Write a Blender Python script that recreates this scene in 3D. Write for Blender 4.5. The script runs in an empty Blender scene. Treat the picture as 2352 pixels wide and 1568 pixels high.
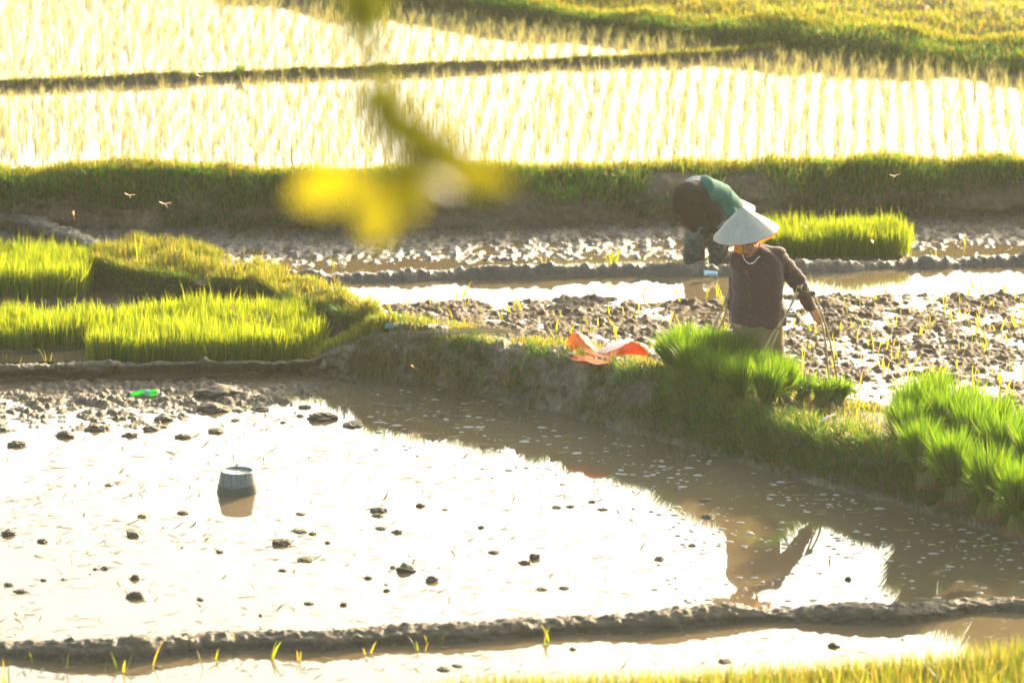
import bpy, bmesh, math, random
import numpy as np
from mathutils import Vector, Matrix, Quaternion

R = math.radians
random.seed(7)
rng = np.random.default_rng(11)
sc = bpy.context.scene
C = sc.collection

# ------------------------------------------------------------------ camera
CAM_H, PITCH, FOC = 9.2, R(13.3), 200.0
FPX = 2352 * FOC / 36.0                       # focal length in pixels of a 2352 px wide picture
cam_d = bpy.data.cameras.new('camera')
cam = bpy.data.objects.new('camera', cam_d)
C.objects.link(cam)
cam.location = (0, 0, CAM_H)
cam.rotation_euler = (R(90) - PITCH, 0, 0)
cam_d.lens = FOC
cam_d.sensor_width = 36.0
cam_d.clip_start = 0.5
cam_d.clip_end = 9000
cam_d.dof.use_dof = True
cam_d.dof.focus_distance = 37.6
cam_d.dof.aperture_fstop = 2.2
sc.camera = cam

# ------------------------------------------------------------------ sky, sun, exposure
SUN_AZ, SUN_EL = R(31), R(17)
w = bpy.data.worlds.new('World')
sc.world = w
w.use_nodes = True
nt = w.node_tree
nt.nodes.clear()
sky = nt.nodes.new('ShaderNodeTexSky')
sky.sky_type = 'NISHITA'
sky.sun_disc = False
sky.sun_elevation = SUN_EL
sky.sun_rotation = SUN_AZ
sky.air_density = 1.0
sky.dust_density = 4.0
sky.ozone_density = 1.0
bg = nt.nodes.new('ShaderNodeBackground')
bg.inputs['Strength'].default_value = 0.15
wo = nt.nodes.new('ShaderNodeOutputWorld')
tint = nt.nodes.new('ShaderNodeMix')          # dusty, warm evening air
tint.data_type = 'RGBA'; tint.blend_type = 'MULTIPLY'; tint.inputs[0].default_value = 1.0
tint.inputs[7].default_value = (.97, 1.0, 0.94, 1)
nt.links.new(sky.outputs[0], tint.inputs[6])
nt.links.new(tint.outputs[2], bg.inputs['Color'])
nt.links.new(bg.outputs[0], wo.inputs['Surface'])

sun_d = bpy.data.lights.new('sun', 'SUN')
sun_d.energy = 4.6
sun_d.angle = R(0.6)
sun_d.color = (1.0, 0.81, 0.52)
sun = bpy.data.objects.new('sun', sun_d)
C.objects.link(sun)
SUNV = Vector((math.sin(SUN_AZ) * math.cos(SUN_EL), math.cos(SUN_AZ) * math.cos(SUN_EL), math.sin(SUN_EL)))
sun.rotation_euler = (-SUNV).to_track_quat('-Z', 'Y').to_euler()
sun.location = (12, 30, 14)

sc.view_settings.view_transform = 'Standard'
sc.view_settings.look = 'None'
sc.view_settings.exposure = 2.05
sc.view_settings.gamma = 1.0
sc.render.engine = 'CYCLES'
sc.cycles.max_bounces = 7
sc.cycles.transparent_max_bounces = 8
sc.cycles.caustics_reflective = False
sc.cycles.caustics_refractive = False


# ------------------------------------------------------------------ helpers: places
def G(px, py, z=0.0):
    """point of the ground at height z, from a sighting angle pair"""
    a = PITCH
    dx, dz = (px - 1176) / FPX, -(py - 784) / FPX
    d = (dx, math.cos(a) + dz * math.sin(a), -math.sin(a) + dz * math.cos(a))
    t = (z - CAM_H) / d[2]
    return Vector((d[0] * t, d[1] * t, z))


def D3(px, py, depth):
    a = PITCH
    dx, dz = (px - 1176) / FPX, -(py - 784) / FPX
    d = Vector((dx, math.cos(a) + dz * math.sin(a), -math.sin(a) + dz * math.cos(a)))
    return Vector((0, 0, CAM_H)) + d * depth


def proj(X, Y, Z):
    a = PITCH
    zz = Z - CAM_H
    dep = Y * math.cos(a) - zz * math.sin(a)
    up = Y * math.sin(a) + zz * math.cos(a)
    return 1176 + FPX * X / dep, 784 - FPX * up / dep


# ------------------------------------------------------------------ helpers: noise
def _hash(ix, iy, iz, seed):
    h = (ix.astype(np.int64) * 374761393 + iy.astype(np.int64) * 668265263 + iz.astype(np.int64) * 2147483647 + seed * 1274126177) & 0xFFFFFFFF
    h = ((h ^ (h >> 13)) * 1274126177) & 0xFFFFFFFF
    h = h ^ (h >> 16)
    return (h & 0xFFFFFF) / float(0xFFFFFF)


def vn(x, y, z=None, seed=0):
    x = np.asarray(x, float); y = np.asarray(y, float)
    z = np.zeros_like(x) if z is None else np.asarray(z, float)
    xi, yi, zi = np.floor(x), np.floor(y), np.floor(z)
    fx, fy, fz = x - xi, y - yi, z - zi
    fx = fx * fx * (3 - 2 * fx); fy = fy * fy * (3 - 2 * fy); fz = fz * fz * (3 - 2 * fz)
    r = 0
    for a in (0, 1):
        for b in (0, 1):
            for c in (0, 1):
                r = r + _hash(xi + a, yi + b, zi + c, seed) * (fx if a else 1 - fx) * (fy if b else 1 - fy) * (fz if c else 1 - fz)
    return r * 2 - 1


def fbm(x, y, z=None, seed=0, o=4, g=0.5):
    r, a, f = 0, 1.0, 1.0
    for i in range(o):
        r = r + a * vn(x * f, y * f, None if z is None else z * f, seed + i * 17)
        a *= g; f *= 2.03
    return r


def ridged(x, y, seed=0, o=4):
    r, a, f = 0, 0.6, 1.0
    for i in range(o):
        r = r + a * (1 - 2 * np.abs(vn(x * f, y * f, None, seed + i * 31)))
        a *= 0.55; f *= 2.1
    return r


def sstep(a, b, x):
    t = np.clip((x - a) / (b - a), 0, 1)
    return t * t * (3 - 2 * t)


# ------------------------------------------------------------------ helpers: objects
def obj(name, me, mat=None, parent=None, label=None, cat=None, group=None, kind=None):
    o = bpy.data.objects.new(name, me)
    C.objects.link(o)
    if mat is not None and me is not None and len(me.materials) == 0:
        me.materials.append(mat)
    o.parent = parent
    tag(o, label, cat, group, kind)
    return o


def tag(o, label=None, cat=None, group=None, kind=None):
    if label: o['label'] = label
    if cat: o['category'] = cat
    if group: o['group'] = group
    if kind: o['kind'] = kind
    return o


def thing(name, loc, label, cat, group=None, rz=0.0, scale=1.0):
    o = bpy.data.objects.new(name, None)
    o.empty_display_size = 0.05
    C.objects.link(o)
    o.location = loc
    o.rotation_euler = (0, 0, rz)
    o.scale = (scale,) * 3
    return tag(o, label, cat, group)


def copy_tree(o, parent=None):
    c = o.copy()
    C.objects.link(c)
    c.parent = parent
    for ch in list(o.children):
        copy_tree(ch, c)
    return c


def np_mesh(name, V, F4=None, F3=None, attrs=None, smooth=True):
    me = bpy.data.meshes.new(name)
    V = np.asarray(V, np.float32)
    n4 = 0 if F4 is None else len(F4)
    n3 = 0 if F3 is None else len(F3)
    loops = []
    if n4: loops.append(np.asarray(F4, np.int32).ravel())
    if n3: loops.append(np.asarray(F3, np.int32).ravel())
    loops = np.concatenate(loops)
    me.vertices.add(len(V)); me.vertices.foreach_set('co', V.ravel())
    me.loops.add(len(loops)); me.loops.foreach_set('vertex_index', loops)
    me.polygons.add(n4 + n3)
    starts = np.concatenate([np.arange(n4, dtype=np.int32) * 4, n4 * 4 + np.arange(n3, dtype=np.int32) * 3])
    me.polygons.foreach_set('loop_start', starts)
    me.polygons.foreach_set('use_smooth', np.full(n4 + n3, smooth))
    if attrs:
        for k, a in attrs.items():
            at = me.attributes.new(k, 'FLOAT', 'POINT')
            at.data.foreach_set('value', np.asarray(a, np.float32))
    me.update(calc_edges=True)
    return me


def grid_mesh(name, P, smooth=True, attrs=None):
    """P: (S, K, 3) array of points"""
    S, K = P.shape[:2]
    idx = np.arange(S * K).reshape(S, K)
    F = np.stack([idx[:-1, :-1], idx[1:, :-1], idx[1:, 1:], idx[:-1, 1:]], -1).reshape(-1, 4)
    return np_mesh(name, P.reshape(-1, 3), F, attrs=attrs, smooth=smooth)


def bm_mesh(name, bm, smooth=False):
    me = bpy.data.meshes.new(name)
    bmesh.ops.recalc_face_normals(bm, faces=bm.faces)
    bm.to_mesh(me); bm.free()
    if smooth:
        for p in me.polygons: p.use_smooth = True
    return me


def blade_mesh(name, p0, p1, p2, wd, side, tint, seg=3, prof=None):
    """blades as tapered strips along quadratic curves p0 > p1 > p2"""
    p0, p1, p2, side = [np.asarray(a, float) for a in (p0, p1, p2, side)]
    n = len(p0)
    wd = np.broadcast_to(np.asarray(wd, float), (n,))
    tint = np.broadcast_to(np.asarray(tint, float), (n,))
    ts = np.linspace(0, 1, seg + 1)
    if prof is None:
        prof = {1: [1], 2: [0.75, 1.0], 3: [0.7, 1.0, 0.72], 4: [0.6, 0.95, 1.0, 0.62]}[seg]
    V, T, A = [], [], []
    for i, t in enumerate(ts):
        c = (1 - t) ** 2 * p0 + 2 * t * (1 - t) * p1 + t * t * p2
        if i < seg:
            hw = (wd * prof[i] * 0.5)[:, None] * side
            V += [c - hw, c + hw]
            T += [tint, tint]; A += [np.full(n, t)] * 2
        else:
            V.append(c); T.append(tint); A.append(np.ones(n))
    m = 2 * seg + 1
    V = np.stack(V, 1).reshape(-1, 3)
    T = np.stack(T, 1).ravel(); A = np.stack(A, 1).ravel()
    b = (np.arange(n) * m)[:, None]
    F4 = [np.concatenate([b + 2 * i, b + 2 * i + 1, b + 2 * i + 3, b + 2 * i + 2], 1) for i in range(seg - 1)]
    F3 = np.concatenate([b + 2 * seg - 2, b + 2 * seg - 1, b + 2 * seg], 1)
    return np_mesh(name, V, np.concatenate(F4) if F4 else None, F3, {'tint': T, 'along': A}, smooth=False)


def upright(name, base, h, wd, lean=0.25, seg=2, tint=None, drift=(0, 0)):
    """a mass of roughly upright grass blades"""
    base = np.asarray(base, float)
    n = len(base)
    h = np.broadcast_to(h, (n,))
    az = rng.uniform(0, 2 * np.pi, n)
    le = np.abs(rng.normal(0, lean, n))
    d = np.stack([np.cos(az) * le + drift[0], np.sin(az) * le + drift[1], np.zeros(n)], 1) * h[:, None]
    up = np.array([0, 0, 1.0])
    p2 = base + d + up * (h * (1 - 0.35 * np.clip(le, 0, 1.2)))[:, None]
    p1 = base + d * 0.22 + up * (h * 0.6)[:, None]
    sa = rng.uniform(0, np.pi, n)
    side = np.stack([np.cos(sa), np.sin(sa), np.zeros(n)], 1)
    if tint is None: tint = rng.uniform(0, 1, n)
    return blade_mesh(name, base, p1, p2, wd, side, tint, seg)


# ------------------------------------------------------------------ materials
def new_mat(name):
    m = bpy.data.materials.new(name)
    m.use_nodes = True
    t = m.node_tree
    t.nodes.clear()
    return m, t, t.nodes.new, t.links.new


def ramp(t, fac, stops):
    r = t.nodes.new('ShaderNodeValToRGB')
    el = r.color_ramp.elements
    while len(el) < len(stops): el.new(0.5)
    for e, (p, c) in zip(el, stops):
        e.position = p; e.color = (*c, 1)
    t.links.new(fac, r.inputs[0])
    return r.outputs[0]


def noise(t, scale, detail=4, rough=0.55, vec=None, dist=0.0):
    n = t.nodes.new('ShaderNodeTexNoise')
    n.inputs['Scale'].default_value = scale
    n.inputs['Detail'].default_value = detail
    n.inputs['Roughness'].default_value = rough
    n.inputs['Distortion'].default_value = dist
    if vec is not None: t.links.new(vec, n.inputs['Vector'])
    return n.outputs['Fac']


def world_pos(t, scale=(1, 1, 1)):
    g = t.nodes.new('ShaderNodeNewGeometry')
    m = t.nodes.new('ShaderNodeMapping')
    m.inputs['Scale'].default_value = scale
    t.links.new(g.outputs['Position'], m.inputs['Vector'])
    return m.outputs[0]


def obj_pos(t, scale=(1, 1, 1)):
    g = t.nodes.new('ShaderNodeTexCoord')
    m = t.nodes.new('ShaderNodeMapping')
    m.inputs['Scale'].default_value = scale
    t.links.new(g.outputs['Object'], m.inputs['Vector'])
    return m.outputs[0]


def leaf_mat(name, stops, trans=0.55, tcol=(1.25, 1.15, 0.5), rough=0.45, spec=0.25, base=None):
    """thin leaf: diffuse + translucent + a little gloss; hue varies by blade"""
    m, t, N, L = new_mat(name)
    a = N('ShaderNodeAttribute'); a.attribute_name = 'tint'
    col = ramp(t, a.outputs['Fac'], stops)
    if base is not None:                          # pale stem foot, a trait of the plant
        al = N('ShaderNodeAttribute'); al.attribute_name = 'along'
        f = ramp(t, al.outputs['Fac'], [(0.0, (1, 1, 1)), (0.4, (0, 0, 0))])
        mx = N('ShaderNodeMix'); mx.data_type = 'RGBA'
        L(f, mx.inputs[0]); L(col, mx.inputs[6]); mx.inputs[7].default_value = (*base, 1)
        col = mx.outputs[2]
    d = N('ShaderNodeBsdfPrincipled')
    d.inputs['Roughness'].default_value = rough
    d.inputs['Specular IOR Level'].default_value = spec
    L(col, d.inputs['Base Color'])
    mul = N('ShaderNodeMix'); mul.data_type = 'RGBA'; mul.blend_type = 'MULTIPLY'; mul.inputs[0].default_value = 1
    L(col, mul.inputs[6]); mul.inputs[7].default_value = (*tcol, 1)
    tr = N('ShaderNodeBsdfTranslucent')
    L(mul.outputs[2], tr.inputs['Color'])
    mix = N('ShaderNodeMixShader'); mix.inputs[0].default_value = trans
    L(d.outputs[0], mix.inputs[1]); L(tr.outputs[0], mix.inputs[2])
    o = N('ShaderNodeOutputMaterial'); L(mix.outputs[0], o.inputs['Surface'])
    return m


def mud_mat(name, c0, c1, c2, rough=(0.25, 0.6), scale=6.0, bump=0.6, bs=45, spec=0.5, stretch=(1, 1, 1)):
    m, t, N, L = new_mat(name)
    p = world_pos(t, stretch)
    n1 = noise(t, scale, 6, 0.6, p)
    n2 = noise(t, scale * 7, 5, 0.65, p)
    add = N('ShaderNodeMath'); add.operation = 'MULTIPLY_ADD'
    L(n2, add.inputs[0]); add.inputs[1].default_value = 0.45
    sub = N('ShaderNodeMath'); sub.operation = 'MULTIPLY'; L(n1, sub.inputs[0]); sub.inputs[1].default_value = 0.6
    L(sub.outputs[0], add.inputs[2])
    col = ramp(t, add.outputs[0], [(0.3, c0), (0.5, c1), (0.72, c2)])
    d = N('ShaderNodeBsdfPrincipled')
    L(col, d.inputs['Base Color'])
    d.inputs['Specular IOR Level'].default_value = spec
    rr = N('ShaderNodeMapRange'); L(n1, rr.inputs[0])
    rr.inputs[1].default_value = 0.35; rr.inputs[2].default_value = 0.65
    rr.inputs[3].default_value = rough[0]; rr.inputs[4].default_value = rough[1]
    L(rr.outputs[0], d.inputs['Roughness'])
    nb = noise(t, bs, 5, 0.65, p)
    b = N('ShaderNodeBump'); b.inputs['Strength'].default_value = bump; b.inputs['Distance'].default_value = 0.02
    L(nb, b.inputs['Height']); L(b.outputs[0], d.inputs['Normal'])
    o = N('ShaderNodeOutputMaterial'); L(d.outputs[0], o.inputs['Surface'])
    return m


def water_mat(name, col, rough=0.03, bump=0.03, bs=3.0):
    m, t, N, L = new_mat(name)
    p = world_pos(t, (1.0, 0.6, 1.0))
    d = N('ShaderNodeBsdfPrincipled')
    n1 = noise(t, 0.8, 4, 0.6, p)
    c = ramp(t, n1, [(0.3, tuple(v * 0.85 for v in col)), (0.7, tuple(v * 1.15 for v in col))])
    L(c, d.inputs['Base Color'])
    d.inputs['Roughness'].default_value = rough
    d.inputs['IOR'].default_value = 1.333
    nb = noise(t, bs, 3, 0.5, p)
    b = N('ShaderNodeBump'); b.inputs['Strength'].default_value = bump; b.inputs['Distance'].default_value = 0.02
    L(nb, b.inputs['Height']); L(b.outputs[0], d.inputs['Normal'])
    o = N('ShaderNodeOutputMaterial'); L(d.outputs[0], o.inputs['Surface'])
    return m


def plain(name, col, rough=0.6, spec=0.3, var=0.12, vs=20.0, bump=0.0, bs=60, trans=0.0, sheen=0.0, dirt=None, bscale=(1, 1, 1)):
    """everyday procedural material: colour mottling, fine relief, optional thin-sheet translucency and dirt"""
    m, t, N, L = new_mat(name)
    p = obj_pos(t)
    n1 = noise(t, vs, 5, 0.6, p)
    lo = tuple(max(0, v * (1 - var)) for v in col); hi = tuple(min(1, v * (1 + var)) for v in col)
    c = ramp(t, n1, [(0.3, lo), (0.7, hi)])
    if dirt is not None:
        dn = noise(t, dirt[1], 6, 0.65, p)
        f = ramp(t, dn, [(dirt[2], (0, 0, 0)), (dirt[2] + 0.1, (1, 1, 1))])
        mx = N('ShaderNodeMix'); mx.data_type = 'RGBA'
        L(f, mx.inputs[0]); L(c, mx.inputs[6]); mx.inputs[7].default_value = (*dirt[0], 1)
        c = mx.outputs[2]
    d = N('ShaderNodeBsdfPrincipled')
    L(c, d.inputs['Base Color'])
    d.inputs['Roughness'].default_value = rough
    d.inputs['Specular IOR Level'].default_value = spec
    d.inputs['Sheen Weight'].default_value = sheen
    if bump > 0:
        nb = noise(t, bs, 4, 0.6, obj_pos(t, bscale))
        b = N('ShaderNodeBump'); b.inputs['Strength'].default_value = bump; b.inputs['Distance'].default_value = 0.01
        L(nb, b.inputs['Height']); L(b.outputs[0], d.inputs['Normal'])
    o = N('ShaderNodeOutputMaterial')
    if trans > 0:
        tr = N('ShaderNodeBsdfTranslucent'); L(c, tr.inputs['Color'])
        mix = N('ShaderNodeMixShader'); mix.inputs[0].default_value = trans
        L(d.outputs[0], mix.inputs[1]); L(tr.outputs[0], mix.inputs[2]); L(mix.outputs[0], o.inputs['Surface'])
    else:
        L(d.outputs[0], o.inputs['Surface'])
    return m


M = {}
M['water'] = water_mat('muddy_water', (0.15, 0.105, 0.055), 0.02, 0.02, 4.0)
M['field_water'] = water_mat('field_water', (0.13, 0.095, 0.05), 0.03, 0.03, 6.0)
M['paddy_water'] = water_mat('paddy_water', (0.16, 0.125, 0.07), 0.04, 0.05, 6.0)
M['mud_wet'] = mud_mat('wet_mud', (0.045, 0.032, 0.017), (0.085, 0.062, 0.036), (0.14, 0.105, 0.066), (0.5, 0.8), 5, 0.5, 60, 0.25)
M['mud_field'] = mud_mat('field_mud', (0.034, 0.019, 0.009), (0.07, 0.042, 0.021), (0.12, 0.075, 0.04), (0.6, 0.9), 7, 0.5, 60, 0.18)
M['mud_dike'] = mud_mat('dike_mud', (0.035, 0.026, 0.013), (0.105, 0.082, 0.046), (0.26, 0.21, 0.14), (0.5, 0.9), 6, 0.9, 22, 0.3, (1, 1, .45))
M['mud_glint'] = mud_mat('glinting_mud', (0.04, 0.027, 0.014), (0.075, 0.052, 0.03), (0.12, 0.088, 0.054), (0.3, 0.6), 8, 1.0, 30, 0.45)
M['soil'] = mud_mat('bank_soil', (0.05, 0.038, 0.02), (0.10, 0.07, 0.04), (0.16, 0.115, 0.07), (0.7, 0.95), 3, 0.9, 25, 0.2)
M['ground'] = mud_mat('plain_ground', (0.06, 0.06, 0.025), (0.1, 0.1, 0.04), (0.15, 0.14, 0.06), (0.8, 0.95), 0.3, 0.5, 4, 0.2)
M['bed'] = leaf_mat('seedling_leaf', [(0.0, (0.035, 0.11, 0.010)), (0.5, (0.06, 0.15, 0.013)), (1.0, (0.10, 0.19, 0.018))], 0.6, (4.9, 2.4, 0.45))
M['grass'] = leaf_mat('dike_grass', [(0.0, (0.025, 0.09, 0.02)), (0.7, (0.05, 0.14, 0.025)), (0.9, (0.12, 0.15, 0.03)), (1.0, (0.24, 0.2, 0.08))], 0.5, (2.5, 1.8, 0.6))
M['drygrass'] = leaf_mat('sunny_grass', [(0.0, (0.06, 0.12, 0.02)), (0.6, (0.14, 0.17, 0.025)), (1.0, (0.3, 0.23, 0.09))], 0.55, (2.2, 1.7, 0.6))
M['sprout'] = leaf_mat('rice_sprout_leaf', [(0.0, (0.10, 0.17, 0.015)), (0.7, (0.17, 0.2, 0.02)), (1.0, (0.27, 0.2, 0.045))], 0.55, (2.3, 1.9, 0.6))
M['bundle'] = leaf_mat('bundle_leaf', [(0.0, (0.022, 0.08, 0.008)), (0.5, (0.042, 0.125, 0.010)), (1.0, (0.085, 0.17, 0.015))], 0.52, (3.7, 2.5, 0.45))
M['tuft'] = leaf_mat('paddy_rice_leaf', [(0.0, (0.15, 0.17, 0.07)), (1.0, (0.27, 0.24, 0.12))], 0.55, (1.65, 1.5, 1.0))
M['straw'] = leaf_mat('straw', [(0.0, (0.05, 0.065, 0.012)), (0.5, (0.16, 0.13, 0.03)), (1.0, (0.24, 0.18, 0.075))], 0.2, (1.1, 1.0, 0.8))
M['stem'] = leaf_mat('seedling_stem', [(0.0, (0.08, 0.13, 0.025)), (0.6, (0.17, 0.17, 0.06)), (1.0, (0.24, 0.17, 0.07))], 0.35, (1.2, 1.1, 0.6))
M['root'] = leaf_mat('seedling_root', [(0.0, (0.12, 0.06, 0.025)), (1.0, (0.24, 0.13, 0.06))], 0.25, (1.2, 1.0, 0.7))
M['leaf'] = leaf_mat('tree_leaf', [(0.0, (0.10, 0.12, 0.012)), (1.0, (0.24, 0.23, 0.012))], 0.55, (1.15, 1.0, 0.3), 0.45, 0.2)


# ================================================================== SETTING
def catmull(P, n):
    """P (m, ..., 3) resampled to n along axis 0"""
    P = np.asarray(P, float)
    m = len(P)
    u = np.linspace(0, m - 1, n)
    i = np.clip(np.floor(u).astype(int), 0, m - 2)
    f = (u - i).reshape((-1,) + (1,) * (P.ndim - 1))
    p0 = P[np.maximum(i - 1, 0)]; p1 = P[i]; p2 = P[i + 1]; p3 = P[np.minimum(i + 2, m - 1)]
    return 0.5 * ((2 * p1) + (-p0 + p2) * f + (2 * p0 - 5 * p1 + 4 * p2 - p3) * f ** 2 + (-p0 + 3 * p1 - 3 * p2 + p3) * f ** 3)


def interp_line(pts, n):
    """control points resampled evenly in length"""
    P = np.array([list(p) for p in pts], float)
    d = np.concatenate([[0], np.cumsum(np.linalg.norm(np.diff(P, axis=0), axis=1))])
    Q = catmull(P, 40 * len(P))
    return Q


def normals(P):
    du = np.gradient(P, axis=0); dv = np.gradient(P, axis=1)
    n = np.cross(du, dv)
    n /= np.maximum(np.linalg.norm(n, axis=2, keepdims=True), 1e-9)
    n *= np.where(n[..., 2:3] < 0, -1, 1)
    return n


def ribbon(name, lines, S, K, disp, mat, label=None):
    """lines: control lines across the section, each with the same number of control points"""
    A = np.array([[list(p) for p in ln] for ln in lines], float)       # (rows, m, 3)
    A = catmull(np.swapaxes(A, 0, 1), S)                               # along
    A = catmull(np.swapaxes(A, 0, 1), K)                               # across -> (K, S, 3)
    P = np.swapaxes(A, 0, 1)
    if disp is not None:
        v = np.linspace(0, 1, K)[None, :] + np.zeros((S, 1))
        P = P + normals(P) * disp(P, v)[..., None]
    o = obj(name, grid_mesh(name, P), mat, kind='structure')
    if label: o['label'] = label
    return P, normals(P)


def scatter(P, N, n, v0, v1, u0=0.0, u1=1.0, keep=None):
    S, K = P.shape[:2]
    u = rng.uniform(u0, u1, n) * (S - 1.001); v = rng.uniform(v0, v1, n) * (K - 1.001)
    i = u.astype(int); j = v.astype(int)
    fu = (u - i)[:, None]; fv = (v - j)[:, None]
    p = P[i, j] * (1 - fu) * (1 - fv) + P[i + 1, j] * fu * (1 - fv) + P[i, j + 1] * (1 - fu) * fv + P[i + 1, j + 1] * fu * fv
    nn = N[i, j]
    if keep is not None:
        k = keep(p, v / (K - 1.0))
        p, nn = p[k], nn[k]
    return p, nn


def grass_on(name, p, n, h, wd, lean, mat, label, out=0.25, seg=2, tint=None, parent=None):
    m = len(p)
    h = h * rng.uniform(0.45, 1.25, m)
    up = np.array([0, 0, 1.0])
    d = n * out + up * 0.75
    d /= np.linalg.norm(d, axis=1, keepdims=True)
    az = rng.uniform(0, 2 * np.pi, m); le = np.abs(rng.normal(0, lean, m))
    hd = np.stack([np.cos(az) * le, np.sin(az) * le, -0.35 * le], 1)
    p1 = p + d * (h * 0.6)[:, None] + hd * (h * 0.15)[:, None]
    p2 = p + d * h[:, None] + hd * h[:, None]
    sa = rng.uniform(0, np.pi, m)
    side = np.stack([np.cos(sa), np.sin(sa), np.zeros(m)], 1)
    if tint is None: tint = rng.uniform(0, 1, m) ** 1.3
    me = blade_mesh(name, p - d * 0.01, p1, p2, wd, side, tint, seg)
    o = obj(name, me, mat, parent, label, 'grass' if parent is None else None, kind='stuff')
    return o


def sheet(name, pts, z, mat):
    bm = bmesh.new()
    vs = [bm.verts.new((p[0], p[1], z)) for p in pts]
    bm.faces.new(vs)
    bmesh.ops.triangulate(bm, faces=bm.faces)
    me = bm_mesh(name, bm)
    return obj(name, me, mat, kind='structure')


ZF, ZB, ZU, ZU2, ZT = 0.20, 0.04, 0.50, 0.52, 0.78     # water levels: field, seedbed corner, upper paddies, far terrace

# ground to the horizon
bm = bmesh.new()
bmesh.ops.create_grid(bm, x_segments=8, y_segments=8, size=4000)
g = obj('ground', bm_mesh('ground', bm), M['ground'], kind='structure')
g.location = (0, 3000, -0.4)

# --- near flooded paddy
sheet('near_water', [(-9, 24), (9, 24), (9, 36.6), (2.6, 36.6), (0.2, 37.6), (-9, 39.2)], 0.0, M['water'])

# --- main dike
xs = [700, 770, 840, 900, 1000, 1120, 1250, 1400, 1520, 1640, 1760, 1900, 2050, 2200, 2352, 2520, 2700, 3100, 3500]
wl = [864, 862, 862, 872, 884, 914, 943, 984, 1012, 1050, 1082, 1120, 1160, 1200, 1243, 1290, 1340, 1450, 1560]
tf = [836, 806, 766, 752, 764, 786, 808, 848, 880, 925, 962, 1003, 1045, 1085, 1128, 1175, 1225, 1335, 1445]
tb = [826, 790, 748, 736, 745, 765, 788, 815, 842, 870, 895, 922, 950, 980, 1012, 1050, 1090, 1190, 1290]
zt = [.06, .16, .29, .34, .36, .36, .36, .34, .31, .28, .265, .26, .26, .26, .26, .26, .26, .26, .26]
L1 = [G(x, y, 0) for x, y in zip(xs, wl)]
L3 = [G(x, y, z) for x, y, z in zip(xs, tf, zt)]
L4 = [G(x, y, z - .015) for x, y, z in zip(xs, tb, zt)]
L0 = [p + Vector((0, -.22, -.16)) for p in L1]
L2 = [a.lerp(b, .55) + Vector((0, -.05, .0)) for a, b in zip(L1, L3)]
L5 = [p + Vector((0, .16, -.09)) for p in L4]
L6 = [p + Vector((0, .4, -.28)) for p in L4]


def dike_disp(P, v):
    X, Y, Z = P[..., 0], P[..., 1], P[..., 2]
    face = sstep(.12, .22, v) * (1 - sstep(.5, .6, v))
    big = fbm(X * 2.2, Y * 2.2 + Z * 2, seed=3, o=3) * .025
    streak = ridged(X * 8 + Z * 3, Z * 3 + Y, seed=5, o=4) * .045 * face
    lump = fbm(X * 15, (Y + Z) * 15, seed=8, o=4, g=.62) * (.012 + .016 * face)
    return big + streak + lump - .012


PD, ND = ribbon('main_dike', [L0, L1, L2, L3, L4, L5, L6], 1150, 70, dike_disp, M['mud_dike'])

# --- low mud ridge at the left
xs = [-330, -150, 0, 120, 250, 380, 500, 620, 740, 820, 890]
wl = [880, 876, 874, 871, 868, 866, 862, 860, 856, 856, 868]
tp = [846, 843, 842, 840, 836, 834, 830, 832, 822, 800, 768]
zt = [.10, .10, .10, .10, .105, .11, .115, .11, .13, .19, .28]
L1 = [G(x, y, 0) for x, y in zip(xs, wl)]
L2 = [G(x, y, z) for x, y, z in zip(xs, tp, zt)]
L0 = [p + Vector((0, -.12, -.1)) for p in L1]
L15 = [a.lerp(b, .5) + Vector((0, -.03, .012)) for a, b in zip(L1, L2)]
L3 = [p + Vector((0, .13, -.035)) for p in L2]
L4 = [p + Vector((0, .3, -.16)) for p in L2]
PR, NR = ribbon('low_mud_ridge', [L0, L1, L15, L2, L3, L4], 520, 40,
                lambda P, v: ridged(P[..., 0] * 5, P[..., 1] * 5 + P[..., 2] * 6, seed=21, o=4) * .024 + fbm(P[..., 0] * 20, P[..., 1] * 20 + P[..., 2] * 20, seed=22, o=3) * .010 + fbm(P[..., 0] * 45, P[..., 1] * 40 + P[..., 2] * 40, seed=23, o=2) * .005,
                M['mud_wet'])

# --- grassy bank behind the left seedbeds
ft = [(880, 830), (790, 790), (690, 735), (580, 690), (470, 690), (370, 688), (270, 676), (190, 655)]
tp = [(880, 750), (798, 724), (695, 696), (602, 668), (500, 648), (390, 634), (290, 622), (212, 606)]
tk = [(885, 734), (805, 690), (715, 652), (620, 622), (520, 592), (410, 575), (310, 567), (225, 565)]
zt = [.34, .28, .23, .21, .21, .21, .20, .19]
L1 = [G(x, y, .02) for x, y in ft]
L3 = [G(x, y, z) for (x, y), z in zip(tp, zt)]
L4 = [G(x, y, z + .03) for (x, y), z in zip(tk, zt)]
L2 = [a.lerp(b, .55) + Vector((0, -.04, .03)) for a, b in zip(L1, L3)]
L5 = [p + Vector((.1, .35, -.28)) for p in L4]
PB, NB = ribbon('grassy_bank', [L1, L2, L3, L4, L5], 400, 50,
                lambda P, v: fbm(P[..., 0] * 3, P[..., 1] * 3, seed=31, o=4) * .025, M['soil'])

# --- seedbed corner water
sheet('seedbed_water', [(-9, 38.0), G(-330, 838, .04)[:2], G(0, 832, .04)[:2], G(500, 826, .04)[:2], G(800, 800, .04)[:2], G(850, 770, .04)[:2],
                        G(640, 680, .04)[:2], G(400, 640, .04)[:2], G(200, 600, .04)[:2], (-4.2, 42.4), (-9, 42.8)], ZB, M['field_water'])

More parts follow.
